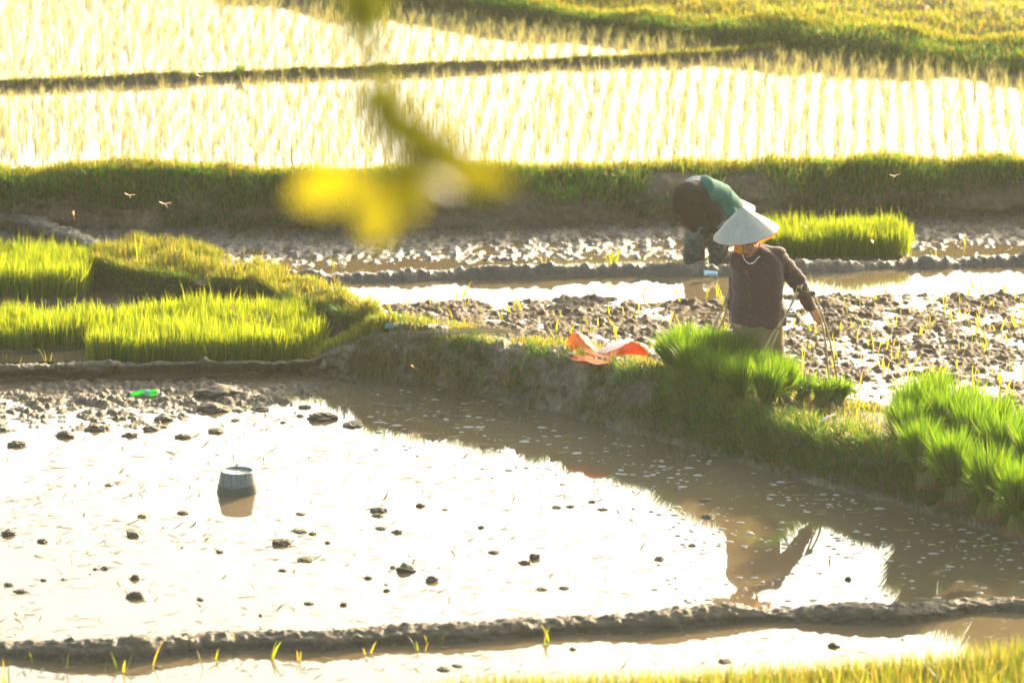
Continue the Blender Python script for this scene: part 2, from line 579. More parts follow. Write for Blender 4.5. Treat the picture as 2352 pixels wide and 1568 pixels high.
# --- churned mud field (two belts either side of a water channel), in water at ZF
sheet('field_water', [G(900, 740, .2)[:2], G(1400, 800, .2)[:2], G(2000, 925, .2)[:2], G(2700, 1075, .2)[:2], G(3500, 1280, .2)[:2], (9, 33), (9, 43.2), (-5.5, 43.2),
                      G(225, 545, .2)[:2], G(420, 572, .2)[:2], G(640, 640, .2)[:2], G(800, 690, .2)[:2]], ZF, M['field_water'])


def field_grid(name, x0, x1, y0, y1, nx, ny, hf, mat):
    X, Y = np.meshgrid(np.linspace(x0, x1, nx), np.linspace(y0, y1, ny), indexing='ij')
    Z = hf(X, Y)
    o = obj(name, grid_mesh(name, np.stack([X, Y, Z], -1)), mat, kind='structure')
    return X, Y, Z


def mid_h(X, Y):
    px, py = proj(X, Y, ZF)
    low = np.interp(px, [500, 700, 800, 1000, 1300, 1600, 1850, 2100, 2352, 2600], [708, 706, 696, 684, 676, 674, 668, 664, 657, 650])
    low = low + fbm(X * 3, Y * 3, seed=44, o=3) * 7
    front = np.interp(px, [700, 900, 1000, 1250, 1400, 1640, 1900, 2200, 2352, 2700], [730, 742, 750, 793, 820, 876, 926, 985, 1015, 1080 + 0 * 1])
    front = front + np.maximum(px - 2700, 0) * .25
    m = sstep(-4, 16, py - low)
    clump = ridged(X * 1.1 + 3, Y * 0.8, seed=46, o=2)
    n = ridged(X * 3.1, Y * 2.6, seed=40, o=3) * .6 + fbm(X * 7.5, Y * 6, seed=41, o=4, g=.6) * .75
    fine = np.maximum(fbm(X * 19, Y * 14, seed=42, o=3, g=.6), -.4)
    f2 = fbm(X * 34, Y * 24, seed=47, o=2)
    lump = np.maximum(fbm(X * 11, Y * 8, seed=48, o=3, g=.6), -.2)
    h = ZF + .010 * n + .024 * clump + .013 * lump + .010 * fine + .006 * f2 - np.interp(px, [900, 1500, 2000, 2352], [.002, .004, .008, .009])
    near = np.clip(1 - np.abs(py - front) / 40, 0, 1)
    h = h + .010 * near
    h = np.where(h > ZF, ZF + (h - ZF) * 1.1, h)
    h = h * m + (ZF - .08) * (1 - m)
    over = sstep(2, 34, py - front)
    left = 1 - sstep(-.62, -.3, X - (Y - 37.8) * -.9)
    return h - over * .14 - sstep(30, 60, py - front) * .5 - left * 0.0


field_grid('mud_field', -2.0, 7.6, 34.6, 39.5, 1300, 340, mid_h, M['mud_field'])


def back_h(X, Y):
    px, py = proj(X, Y, ZF)
    rc = np.interp(px, [200, 600, 800, 1000, 1300, 1600, 1850, 2100, 2352, 2600], [655, 650, 644, 640, 633, 627, 622, 614, 607, 600])
    rc = rc + vn(X * 2.2, Y * 0 + 1, seed=50) * 3
    d = (rc - py)
    ridge = np.exp(-(d / 9.0) ** 2) * (.062 + .022 * fbm(X * 4, Y * 2, seed=55, o=3))
    m = sstep(-14, 0, d)
    n = fbm(X * 12, Y * 7, seed=51, o=4, g=.6)
    r2 = ridged(X * 5.5, Y * 3.5, seed=52, o=3)
    h = ZF + .012 * n + .012 * r2 + .002 + .014 * fbm(X * 24, Y * 15, seed=53, o=3)
    wet = np.exp(-((d - 24) / 13.0) ** 2)
    h = h - .03 * wet
    cut = np.interp(px, [-300, 0, 215, 390, 500, 600, 690, 800], [530, 545, 588, 604, 624, 655, 690, 735])
    return (h + ridge) * m + (ZF - .1) * (1 - m) - .5 * sstep(-14, 4, py - cut)


field_grid('back_mud_field', -4.0, 6.0, 39.2, 43.2, 900, 230, back_h, M['mud_glint'])

# mud slope by the left edge
ft = [(-40, 540), (60, 566), (140, 590), (220, 606), (310, 618)]
tp = [(-30, 500), (70, 516), (140, 540), (210, 566), (300, 604)]
L1 = [G(x, y, .1) for x, y in ft]
L2 = [G(x, y, z) for (x, y), z in zip(tp, [.29, .29, .27, .25, .215])]
L3 = [p + Vector((.05, .22, -.02)) for p in L2]
L4 = [p + Vector((.1, .5, -.3)) for p in L2]
ribbon('mud_slope', [L1, L2, L3, L4], 260, 40, lambda P, v: ridged(P[..., 0] * 5, P[..., 1] * 5 + P[..., 2] * 5, seed=61, o=4) * .02 + fbm(P[..., 0] * 18, P[..., 1] * 18 + P[..., 2] * 18, seed=62, o=4, g=.6) * .014, M['mud_glint'])

# --- churned mud standing out of the near water, upper left
def flat_h(X, Y):
    px, py = proj(X, Y, 0)
    low = np.interp(px, [-400, 0, 200, 380, 480, 620, 760, 950, 1150, 1400], [1018, 1016, 1014, 1005, 985, 965, 935, 920, 935, 960])
    wl_ = np.interp(px, [-400, 0, 400, 860, 1000, 1250, 1500], [878, 874, 866, 868, 884, 943, 1006])
    m = 1 - sstep(-40, 26, py - low)
    dens = np.interp(px, [-400, 250, 520, 700, 900, 1100, 1300, 1450], [.0, .0, -.002, -.006, -.008, -.012, -.03, -.06])
    n = ridged(X * 1.7, Y * 1.5, seed=70, o=3) * .7 + np.maximum(fbm(X * 10, Y * 7, seed=71, o=4, g=.62), -.25) * .8
    fine = fbm(X * 27, Y * 19, seed=72, o=3, g=.6)
    h = .017 * n + .009 * fine + .0 + dens
    h = np.where(h > 0, h * 1.4, h)
    back = sstep(-4, 8, py - wl_)
    return (h * m - .07 * (1 - m)) * back - .1 * (1 - back)


field_grid('near_mud_flat', -4.6, .6, 35.8, 38.9, 700, 200, flat_h, M['mud_wet'])

# --- near bund and the water in front of it
xs = [-400, -150, 0, 150, 300, 450, 600, 750, 900, 1050, 1200, 1350, 1500, 1650, 1800, 1950, 2100, 2250, 2400, 2600, 2800]
tp = [1492, 1484, 1478, 1478, 1471, 1463, 1455, 1451, 1440, 1436, 1424, 1418, 1408, 1392, 1398, 1392, 1386, 1372, 1372, 1362, 1352]
hh = [.075 + .012 * math.sin(i * 2.1) + .01 * math.cos(i * 4.7) for i in range(len(xs))]
L2 = [G(x, y, h) for x, y, h in zip(xs, tp, hh)]
L1 = [p + Vector((0, -.10, -p.z)) for p in L2]
L0 = [p + Vector((0, -.12, -.1)) for p in L1]
L3 = [p + Vector((0, .07, -.02)) for p in L2]
L4 = [p + Vector((0, .24, -.16)) for p in L2]
L15 = [a.lerp(b, .5) + Vector((0, -.03, .01)) for a, b in zip(L1, L2)]
PN, NN = ribbon('near_bund', [L0, L1, L15, L2, L3, L4], 900, 44,
                lambda P, v: ridged(P[..., 0] * 6, P[..., 1] * 6 + P[..., 2] * 8, seed=81, o=4) * .013 + fbm(P[..., 0] * 26, P[..., 1] * 26 + P[..., 2] * 26, seed=82, o=3) * .009 + fbm(P[..., 0] * 2, P[..., 1], seed=83, o=2) * .012,
                M['mud_wet'])

# --- foreground verge below the frame that carries the near grass
xs = [500, 900, 1300, 1700, 2100, 2500, 2900]
L1 = [G(x, y, 0) for x, y in zip(xs, [1720, 1668, 1650, 1634, 1616, 1585, 1560])]
L2 = [p + Vector((0, -.2, .05)) for p in L1]
L3 = [p + Vector((0, -1.2, .1)) for p in L1]
L0 = [p + Vector((0, .15, -.1)) for p in L1]
PV, NV = ribbon('near_verge', [L0, L1, L2, L3], 160, 24, lambda P, v: fbm(P[..., 0] * 3, P[..., 1] * 3, seed=91, o=3) * .02, M['soil'])

# --- far dike
xs = [-300, -100, 60, 180, 300, 450, 640, 850, 1100, 1350, 1600, 1850, 2100, 2352, 2600]
ft = [522, 522, 520, 520, 524, 526, 524, 524, 522, 516, 512, 505, 499, 494, 490]
tf = [420, 412, 408, 406, 400, 404, 412, 410, 400, 390, 386, 382, 382, 380, 378]
tb = [408, 400, 396, 395, 389, 393, 402, 400, 390, 379, 375, 371, 371, 370, 368]
L1 = [G(x, y, ZF) for x, y in zip(xs, ft)]
L3 = [G(x, y, .55) for x, y in zip(xs, tf)]
L4 = [G(x, y, .55) for x, y in zip(xs, tb)]
L0 = [p + Vector((0, -.15, -.1)) for p in L1]
L2 = [a.lerp(b, .5) + Vector((0, -.08, .03)) for a, b in zip(L1, L3)]
L5 = [p + Vector((0, .1, -.15)) for p in L4]
PF, NF = ribbon('far_dike', [L0, L1, L2, L3, L4, L5], 700, 60,
                lambda P, v: fbm(P[..., 0] * 2.5, P[..., 1] * 2.5 + P[..., 2] * 4, seed=101, o=4) * .045 + ridged(P[..., 0] * 7, P[..., 2] * 7, seed=102, o=3) * .03 * (1 - sstep(.45, .6, v)) + fbm(P[..., 0] * 16, P[..., 1] * 16 + P[..., 2] * 16, seed=103, o=3) * .012, M['soil'])

# --- upper paddies
sheet('upper_paddy_water', [(-9, 42.55), (-1, 42.5), (5.5, 42.3), (9, 42.0), (9, 50), (-9, 50)], ZU, M['paddy_water'])
xs = [-400, -150, 0, 250, 550, 800, 1000, 1300, 1500, 1640, 1780]
tp = [206, 196, 190, 180, 167, 158, 150, 137, 129, 122, 112]
L2 = [G(x, y, .545) for x, y in zip(xs, tp)]
L1 = [p + Vector((0, -.10, -.1)) for p in L2]
L3 = [p + Vector((0, .06, -.0)) for p in L2]
L4 = [p + Vector((0, .35, -.15)) for p in L2]
PU, NU = ribbon('upper_bund', [L1, L2, L3, L4], 500, 20, lambda P, v: fbm(P[..., 0] * 5, P[..., 1] * 5, seed=111, o=4) * .018, M['soil'])
sheet('far_paddy_water', [G(-400, 200, .52)[:2], G(550, 163, .52)[:2], G(1300, 133, .52)[:2], G(1790, 108, .52)[:2], (6, 62), (-10, 66), (-10, 48)], ZU2, M['paddy_water'])

# --- terrace: dike face and grassy top
xs = [500, 700, 850, 1050, 1250, 1450, 1650, 1850, 2100, 2352, 2600, 2850]
ft = [-34, -12, 8, 36, 64, 88, 108, 124, 150, 172, 192, 214]
tf = [-64, -45, -28, 0, 22, 42, 58, 72, 88, 106, 122, 140]
L1 = [G(x, y, .5) for x, y in zip(xs, ft)]
L3 = [G(x, y, .64) for x, y in zip(xs, tf)]
L0 = [p + Vector((0, -.15, -.1)) for p in L1]
L2 = [a.lerp(b, .5) + Vector((0, -.06, .03)) for a, b in zip(L1, L3)]
L4 = [p + Vector((0, .5, .03)) for p in L3]
L5 = [p + Vector((.3, 2.2, .04)) for p in L3]
L6 = [p + Vector((.8, 5.0, .02)) for p in L3]
L7 = [p + Vector((.8, 14.0, -.3)) for p in L3]
PT, NT = ribbon('grassy_terrace', [L0, L1, L2, L3, L4, L5, L6, L7], 420, 110,
                lambda P, v: fbm(P[..., 0] * 1.6, P[..., 1] * 1.6, seed=121, o=4) * .06, M['soil'])
sheet('terrace_water', [G(2120, 6, .672)[:2], G(2230, 18, .672)[:2], G(2360, 30, .672)[:2], G(2700, 40, .672)[:2], G(2700, -30, .672)[:2], G(2150, -30, .672)[:2]], .672, M['paddy_water'])


# ================================================================== VEGETATION
def polygon_scatter(poly, n):
    P = np.array([list(p)[:2] for p in poly])
    lo, hi = P.min(0), P.max(0)
    out = []
    while sum(len(o) for o in out) < n:
        q = rng.uniform(lo, hi, (n * 2, 2))
        ins = np.zeros(len(q), bool)
        j = len(P) - 1
        for i in range(len(P)):
            a, b = P[i], P[j]
            c = ((a[1] > q[:, 1]) != (b[1] > q[:, 1])) & (q[:, 0] < (b[0] - a[0]) * (q[:, 1] - a[1]) / (b[1] - a[1] + 1e-12) + a[0])
            ins ^= c
            j = i
        out.append(q[ins])
    return np.concatenate(out)[:n]


# --- seedbeds: thick blocks of rice seedlings
def seedbed(poly_px, z, dens, h, label, jitter=.03):
    poly = [G(x, y, z) for x, y in poly_px]
    cx = sum(p.x for p in poly) / len(poly); cy = sum(p.y for p in poly) / len(poly)
    A = abs(sum(poly[i].x * poly[i - 1].y - poly[i - 1].x * poly[i].y for i in range(len(poly)))) / 2
    t = thing('seedbed', (cx, cy, z), label, 'seedbed', 'seedbeds of young rice')
    bm = bmesh.new()
    top = [bm.verts.new((p.x - cx, p.y - cy, .02)) for p in poly]
    bot = [bm.verts.new(((p.x - cx) * 1.04, (p.y - cy) * 1.04, -.12)) for p in poly]
    bm.faces.new(top)
    for i in range(len(poly)):
        bm.faces.new([top[i - 1], top[i], bot[i], bot[i - 1]])
    obj('mud_base', bm_mesh('bed_base', bm), M['mud_wet'], t)
    n = int(A * dens)
    q = polygon_scatter(poly, n) + rng.normal(0, jitter * .8, (n, 2))
    base = np.stack([q[:, 0] - cx, q[:, 1] - cy, np.full(n, .015)], 1)
    hm = h * (1 + .16 * fbm(q[:, 0] * 4, q[:, 1] * 4, seed=131, o=3)) * rng.uniform(.6, 1.12, n)
    hm = np.where(rng.uniform(0, 1, n) < .05, hm * rng.uniform(1.1, 1.4, n), hm)
    me = upright('seedlings', base, hm, rng.uniform(.004, .008, n), .22, 3)
    obj('seedlings', me, M['bed'], t, kind='stuff')
    return t


seedbed([(205, 838), (330, 840), (560, 838), (700, 834), (738, 818), (738, 790), (690, 766), (600, 752), (430, 748), (330, 752), (240, 780)],
        .04, 15000, .225, 'wide front seedbed of bright green rice behind the low mud ridge')
seedbed([(-120, 806), (60, 808), (150, 802), (212, 790), (245, 770), (200, 762), (60, 762), (-120, 766)],
        .04, 15000, .20, 'strip of rice seedlings between the two thicker left seedbeds', .04)
seedbed([(-160, 690), (60, 693), (150, 690), (196, 675), (208, 640), (170, 622), (60, 618), (-160, 622)],
        .06, 14000, .235, 'thick seedbed of rice at the left edge below the mud slope')
seedbed([(1735, 594), (1860, 597), (2000, 596), (2070, 594), (2088, 582), (2076, 570), (1990, 562), (1860, 562), (1735, 564)],
        ZF, 17000, .225, 'rectangular seedbed of rice behind the person in the pale conical hat')

# --- grass on the main dike
px_of = lambda p: proj(p[:, 0], p[:, 1], p[:, 2])[0]


def keep_face(p, v):
    x = px_of(p)
    d = np.interp(x, [840, 1250, 1420, 1560, 1700, 1900, 2400], [.22, .2, .3, .75, 1.0, .9, 1.0])
    low = np.interp(v, [.18, .30], [0, 1])
    cl = sstep(-.15, .35, fbm(p[:, 0] * 5, p[:, 1] * 5 + p[:, 2] * 5, seed=141, o=2) + (d - .35) * 1.6)
    return rng.uniform(0, 1, len(p)) < d * low * cl


p, n = scatter(PD, ND, 120000, .17, .56, keep=keep_face)
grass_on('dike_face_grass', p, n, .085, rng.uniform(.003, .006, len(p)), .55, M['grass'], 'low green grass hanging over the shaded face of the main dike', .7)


pr_, nr_ = scatter(PD, ND, 20000, .2, .54, u1=.6)
k_ = fbm(pr_[:, 0] * 7, pr_[:, 1] * 7 + pr_[:, 2] * 3, seed=146, o=2) > -.05
pr_, nr_ = pr_[k_], nr_[k_]
m_ = len(pr_); dn_ = rng.uniform(.03, .11, m_)
e1_ = pr_ + nr_ * .012 + np.stack([rng.normal(0, .012, m_), rng.normal(0, .01, m_), -dn_ * .3], 1)
e2_ = pr_ + nr_ * .006 + np.stack([rng.normal(0, .03, m_), -dn_ * .25, -dn_], 1)
sa_ = rng.uniform(0, np.pi, m_)
obj('dike_roots', blade_mesh('dike_roots', pr_, e1_, e2_, rng.uniform(.003, .006, m_), np.stack([np.cos(sa_), np.sin(sa_), np.zeros(m_)], 1), rng.uniform(0, 1, m_), 2), M['straw'], None, 'fine dead roots and stalks hanging over the bare mud face of the main dike', 'roots', kind='stuff')


def keep_top(p, v):
    x = px_of(p)
    d = np.interp(x, [840, 960, 1000, 1150, 1300, 1480, 1560, 1700, 1850, 2000, 2400], [.8, .8, .3, .5, .6, .25, .5, .8, 1, 1, 1])
    cl = sstep(-.3, .3, fbm(p[:, 0] * 6, p[:, 1] * 8, seed=143, o=2) + (d - .5))
    return rng.uniform(0, 1, len(p)) < d * cl


p, n = scatter(PD, ND, 33000, .47, .74, keep=keep_top)
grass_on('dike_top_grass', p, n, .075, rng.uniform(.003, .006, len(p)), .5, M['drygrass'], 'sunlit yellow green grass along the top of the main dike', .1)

# --- grassy bank
keep_b = lambda p, v: rng.uniform(0, 1, len(p)) < sstep(-.75, .2, fbm(p[:, 0] * 4, p[:, 1] * 4, seed=161, o=3))
p, n = scatter(PB, NB, 30000, .04, .5, keep=keep_b)
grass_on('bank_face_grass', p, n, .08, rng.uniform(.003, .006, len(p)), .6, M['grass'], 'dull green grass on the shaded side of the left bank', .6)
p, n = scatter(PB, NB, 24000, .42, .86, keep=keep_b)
grass_on('bank_top_grass', p, n, .085 * (1 + .6 * fbm(p[:, 0] * 5, p[:, 1] * 5, seed=162, o=2)), rng.uniform(.003, .006, len(p)), .4, M['drygrass'], 'sunlit tufted grass on top of the left bank', .1)

# --- far dike
def keep_far(p, v):
    cl = fbm(p[:, 0] * 1.7, p[:, 2] * 4, seed=151, o=3)
    d = np.interp(v, [.18, .34, .5, .7], [.22, .6, 1, 1])
    return rng.uniform(0, 1, len(p)) < d * sstep(-.8, .4, cl + (v - .35) * 2.2)


p, n = scatter(PF, NF, 60000, .18, .6, keep=keep_far)
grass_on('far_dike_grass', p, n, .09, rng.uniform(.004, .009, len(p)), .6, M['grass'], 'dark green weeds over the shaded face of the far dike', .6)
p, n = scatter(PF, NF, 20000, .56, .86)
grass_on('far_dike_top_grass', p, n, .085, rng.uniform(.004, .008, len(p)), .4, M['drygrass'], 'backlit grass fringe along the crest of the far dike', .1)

# --- upper bund fringe and terrace
p, n = scatter(PU, NU, 3500, .15, .7)
grass_on('upper_bund_grass', p, n, .045, rng.uniform(.005, .009, len(p)), .4, M['drygrass'], 'thin grass on the narrow bund between upper paddies', .1)
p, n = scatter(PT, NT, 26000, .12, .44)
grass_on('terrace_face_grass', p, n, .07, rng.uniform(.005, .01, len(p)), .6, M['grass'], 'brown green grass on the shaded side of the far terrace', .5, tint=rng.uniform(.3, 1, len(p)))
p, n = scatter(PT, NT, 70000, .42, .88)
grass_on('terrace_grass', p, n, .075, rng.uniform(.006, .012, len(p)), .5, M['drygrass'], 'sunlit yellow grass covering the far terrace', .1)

# --- near verge
p, n = scatter(PV, NV, 30000, .2, .95)
hm = np.interp(px_of(p), [500, 900, 1300, 2000, 2352, 2700], [.2, .22, .24, .26, .3, .3])
p2n = grass_on('verge_grass', p, n, hm, rng.uniform(.005, .009, len(p)), .25, M['drygrass'], 'bright blurred grass along the bottom edge nearest the camera', .1, seg=3)


# --- rice tufts planted in rows in the upper paddies
def tuft_mesh(name, nb, h, spread, wd, seg=2):
    az = rng.uniform(0, 2 * np.pi, nb)
    base = np.stack([np.cos(az) * .012, np.sin(az) * .012, np.full(nb, -.03)], 1)
    hh_ = h * rng.uniform(.7, 1.1, nb)
    le = rng.uniform(.1, 1, nb) * spread
    d = np.stack([np.cos(az) * le, np.sin(az) * le, np.zeros(nb)], 1) * hh_[:, None]
    p2_ = base + d + np.array([0, 0, 1.0]) * hh_[:, None]
    p1_ = base + d * .25 + np.array([0, 0, .62]) * hh_[:, None]
    sa = rng.uniform(0, np.pi, nb)
    side = np.stack([np.cos(sa), np.sin(sa), np.zeros(nb)], 1)
    return base, p1_, p2_, np.full(nb, wd), side, rng.uniform(0, 1, nb), seg


def mk(name, a):
    return blade_mesh(name, a[0], a[1], a[2], a[3], a[4], a[5], a[6])


tv_raw = [tuft_mesh('t', 7, .155, .45, .005) for _ in range(8)]
tv = []
for a in tv_raw:
    me = mk('rice_tuft', a); me.materials.append(M['tuft']); tv.append(me)
pos = []
ang = R(7)
for i in range(-95, 100):
    for j in range(0, 130):
        u = i * .125 + random.gauss(0, .022); v = j * .11 + random.gauss(0, .028)
        x = u * math.cos(ang) + v * math.sin(ang) * .5; y = 42.75 + v - u * math.sin(ang) * .25
        if y < 42.75 or random.random() < .12: continue
        px, py = proj(x, y, .5)
        if px < -200 or px > 2560: continue
        fty = np.interp(px, [500, 700, 850, 1050, 1250, 1450, 1650, 1850, 2100, 2352, 2600], [-34, -12, 8, 36, 64, 88, 108, 124, 150, 172, 192])
        if py < fty + 3 or py < -30: continue
        by = np.interp(px, [-400, 0, 550, 1000, 1300, 1640, 1780], [206, 190, 167, 150, 137, 122, 112])
        if px < 1780 and abs(py - (by + 24)) < 8: continue
        pos.append((x, y, ZU if (px > 1780 or py > by) else ZU2, px, py))
vis = [q for q in pos if -10 < q[3] < 2362 and q[4] > 0]
vis.sort(key=lambda q: q[1])
first = set(id(q) for q in vis[:300])
V0 = []
for q in pos:
    s = random.uniform(.75, 1.2)
    if id(q) in first:
        o = obj('rice_tuft', random.choice(tv), None, None, 'young rice tuft in the flooded paddy just beyond the far dike', 'rice plant', 'rice tufts in the nearest rows of the upper paddy')
        o.location = q[:3]; o.scale = (s, s, s); o.rotation_euler = (0, 0, random.uniform(0, 6.28))
    else:
        V0.append((q, s))
acc = [[], [], [], [], [], []]
for q, s in V0:
    a = random.choice(tv_raw); r = random.uniform(0, 6.28)
    m3 = np.array([[math.cos(r), math.sin(r), 0], [-math.sin(r), math.cos(r), 0], [0, 0, 1]]) * s
    for k in (0, 1, 2): acc[k].append(a[k] @ m3 + np.array(q[:3]))
    acc[3].append(a[3]); acc[4].append(a[4]); acc[5].append(a[5])
acc = [np.concatenate(k) for k in acc]
obj('rice_rows', blade_mesh('rice_rows', *acc, 2), M['tuft'], None, 'dense backlit rows of young rice in the upper paddies', 'rice', kind='stuff')


# --- stray rice sprouts in the mud and along the near bund
def sprout_mesh(nb, h):
    return mk('rice_sprout', tuft_mesh('s', nb, h, .55, random.uniform(.006, .010), 3))


sv = [sprout_mesh(random.choice((2, 3, 3, 4)), random.uniform(.10, .17)) for _ in range(10)]
for me in sv: me.materials.append(M['sprout'])


def sprout(px, py, z, s, label, group):
    o = obj('rice_sprout', random.choice(sv), None, None, label, 'rice plant', group)
    o.location = G(px, py, z); o.scale = (s, s, s); o.rotation_euler = (random.uniform(-.15, .15), random.uniform(-.15, .15), random.uniform(0, 6.28))
    return o


k = 0
while k < 230:
    px = random.uniform(880, 2380); py = random.uniform(668, 935)
    front = np.interp(px, [700, 900, 1000, 1250, 1400, 1640, 1900, 2200, 2352], [730, 742, 750, 793, 820, 876, 926, 985, 1015])
    low = np.interp(px, [700, 1000, 1300, 1600, 1850, 2100, 2352], [706, 684, 676, 674, 668, 664, 657])
    if py > front - 6 or py < low: continue
    if random.random() > np.interp(px, [880, 1300, 1800, 2352], [.55, .8, 1, 1]): continue
    sprout(px, py, ZF + .005, random.uniform(.65, 1.5), 'stray rice sprout in the churned mud field behind the dike', 'stray sprouts in the mud field')
    k += 1
REAR = [(720, 600, 1.2), (770, 612, 1), (1300, 560, .8), (900, 575, .8), (1100, 590, .7), (1250, 600, .8), (2220, 560, .8), (480, 575, 1.1), (1010, 560, .8), (660, 545, .7), (1180, 545, .8), (2150, 600, .9), (560, 585, .9), (830, 560, .7)]
REAR.sort()
NTH = ['first', 'second', 'third', 'fourth', 'fifth', 'sixth', 'seventh', 'eighth', 'ninth', 'tenth', 'eleventh', 'twelfth', 'thirteenth', 'fourteenth', 'fifteenth', 'sixteenth', 'seventeenth', 'eighteenth', 'nineteenth', 'twentieth']
for i, (px, py, s) in enumerate(REAR):
    sprout(px, py, ZF + .005, s, NTH[i] + ' green sprout from the left in the rear mud below the far dike', 'stray sprouts in the rear field')
t_big = obj('rice_sprout', mk('rice_clump', tuft_mesh('c', 26, .19, .5, .008, 3)), M['sprout'], None, 'bushy yellow rice clump left of the bent person on the mud ridge', 'rice plant')
t_big.location = G(1408, 618, ZF)
wd_ = obj('weed', mk('weed', tuft_mesh('w', 34, .12, .7, .012, 3)), M['grass'], None, 'small dark weed standing on the narrow bund between the upper paddies', 'weed')
wd_.location = G(548, 170, .54)
NEAR = [(10, 1568, 1.5), (150, 1532, 1.1), (278, 1540, 1.3), (318, 1512, 1.0), (345, 1530, .8), (470, 1540, 1.1), (490, 1515, .7), (614, 1512, 1.1), (690, 1516, .7), (968, 1495, .9), (985, 1480, .6), (1240, 1480, 1.0), (1262, 1470, .7), (845, 1500, .7), (536, 1488, .6), (1695, 1420, .6), (1470, 1440, .5), (1010, 1480, .5), (80, 1520, .7)]
NEAR.sort()
for i, (px, py, s) in enumerate(NEAR):
    sprout(px, py, 0, s * 1.45, NTH[i] + ' yellow rice sprout from the left along the near mud bund', 'sprouts along the near bund')
for px, py, s, lb in [(40, 832, 1.3, 'tall sprout in the ditch before the left seedbeds, second from the edge'), (110, 828, 1.2, 'sprout in the middle of the ditch before the left seedbeds'), (12, 824, .8, 'sprout at the very left edge of the ditch before the seedbeds'), (190, 836, .8, 'sprout in the ditch close to the wide front seedbed'),
                      (318, 590, 1.5, 'tall blade sprout standing on the grassy bank at the left'), (805, 1040, .9, 'thin sprout alone in bright water above and right of the bucket'), (165, 1285, .5, 'small sprout in bright water at the lower left'), (1285, 1040, .5, 'small sprout in bright water below the dike middle')]:
    z = ZB if py < 840 and py > 700 else (.3 if py < 700 else 0)
    sprout(px, py, z, s, lb, 'lone sprouts')


# ================================================================== OBJECT BUILDERS
def ring_loft(bm, rings, cap=True, n=20):
    """rings: (centre, rx, ry, rotation matrix or None)"""
    prev = None
    first_r = None
    for c, rx, ry, m in rings:
        vs = []
        for i in range(n):
            a = 2 * math.pi * i / n
            v = Vector((math.cos(a) * rx, math.sin(a) * ry, 0))
            if m is not None: v = m @ v
            vs.append(bm.verts.new(Vector(c) + v))
        if prev:
            for i in range(n):
                bm.faces.new([prev[i - 1], prev[i], vs[i], vs[i - 1]])
        else:
            first_r = vs
        prev = vs
    if cap:
        bm.faces.new(first_r[::-1]); bm.faces.new(prev)


def frame_z(d):
    return Vector(d).normalized().to_track_quat('Z', 'Y').to_matrix()


def capsule(bm, p0, r0, p1, r1, n=14):
    p0, p1 = Vector(p0), Vector(p1)
    d = (p1 - p0)
    if d.length < 1e-6: d = Vector((0, 0, 1e-5))
    m = frame_z(d); u = d.normalized()
    rings = []
    for a in (80, 50, 20):
        rings.append((p0 - u * r0 * math.sin(R(a)), r0 * math.cos(R(a)), r0 * math.cos(R(a)), m))
    for a in (20, 50, 80):
        rings.append((p1 + u * r1 * math.sin(R(a)), r1 * math.cos(R(a)), r1 * math.cos(R(a)), m))
    ring_loft(bm, rings, True, n)


def chain(bm, pts, rad, n=14):
    for i in range(len(pts) - 1):
        capsule(bm, pts[i], rad[i], pts[i + 1], rad[i + 1], n)


def ellipsoid(bm, c, r, m=None, seg=20):
    g_ = bmesh.ops.create_uvsphere(bm, u_segments=seg, v_segments=seg // 2 + 2, radius=1)
    for v in g_['verts']:
        q = Vector((v.co.x * r[0], v.co.y * r[1], v.co.z * r[2]))
        if m is not None: q = m @ q
        v.co = q + Vector(c)


def tube(bm, pts, rad, n=8, sub=8):
    P = catmull([list(p) for p in pts], sub * (len(pts) - 1) + 1)
    Rr = np.interp(np.linspace(0, 1, len(P)), np.linspace(0, 1, len(rad)), rad)
    rings = []
    for i in range(len(P)):
        d = Vector(P[min(i + 1, len(P) - 1)] - P[max(i - 1, 0)])
        rings.append((P[i], Rr[i], Rr[i], frame_z(d)))
    ring_loft(bm, rings, True, n)


def remeshed(name, bm, voxel, smooth=6, wrinkle=None):
    """fuse overlapping shapes into one continuous skin"""
    me = bm_mesh(name + '_raw', bm)
    o = bpy.data.objects.new(name + '_raw', me)
    C.objects.link(o)
    r = o.modifiers.new('r', 'REMESH'); r.mode = 'VOXEL'; r.voxel_size = voxel
    s = o.modifiers.new('s', 'SMOOTH'); s.iterations = smooth; s.factor = .5
    dg = bpy.context.evaluated_depsgraph_get()
    out = bpy.data.meshes.new_from_object(o.evaluated_get(dg))
    out.name = name
    bpy.data.objects.remove(o)
    bpy.data.meshes.remove(me)
    n = len(out.vertices)
    if wrinkle is not None:
        co = np.empty(n * 3, np.float32); out.vertices.foreach_get('co', co); co = co.reshape(-1, 3)
        no = np.empty(n * 3, np.float32); out.vertices.foreach_get('normal', no); no = no.reshape(-1, 3)
        co = co + no * wrinkle(co.astype(float))[:, None]
        out.vertices.foreach_set('co', co.astype(np.float32).ravel())
    for p_ in out.polygons: p_.use_smooth = True
    out.update()
    return out


def patch(name, ctrl, nu=40, nv=40, crumple=0.0, cs=8.0, seed=0, thick=0.0):
    """soft sheet through a grid of control points, finely crumpled"""
    P = catmull(ctrl, nu)
    P = np.swapaxes(catmull(np.swapaxes(P, 0, 1), nv), 0, 1)
    if crumple:
        c = ridged(P[..., 0] * cs + P[..., 1] * cs * .7, P[..., 2] * cs, seed=seed, o=3)
        P = P + normals(P) * (c * crumple)[..., None]
    return grid_mesh(name, P)


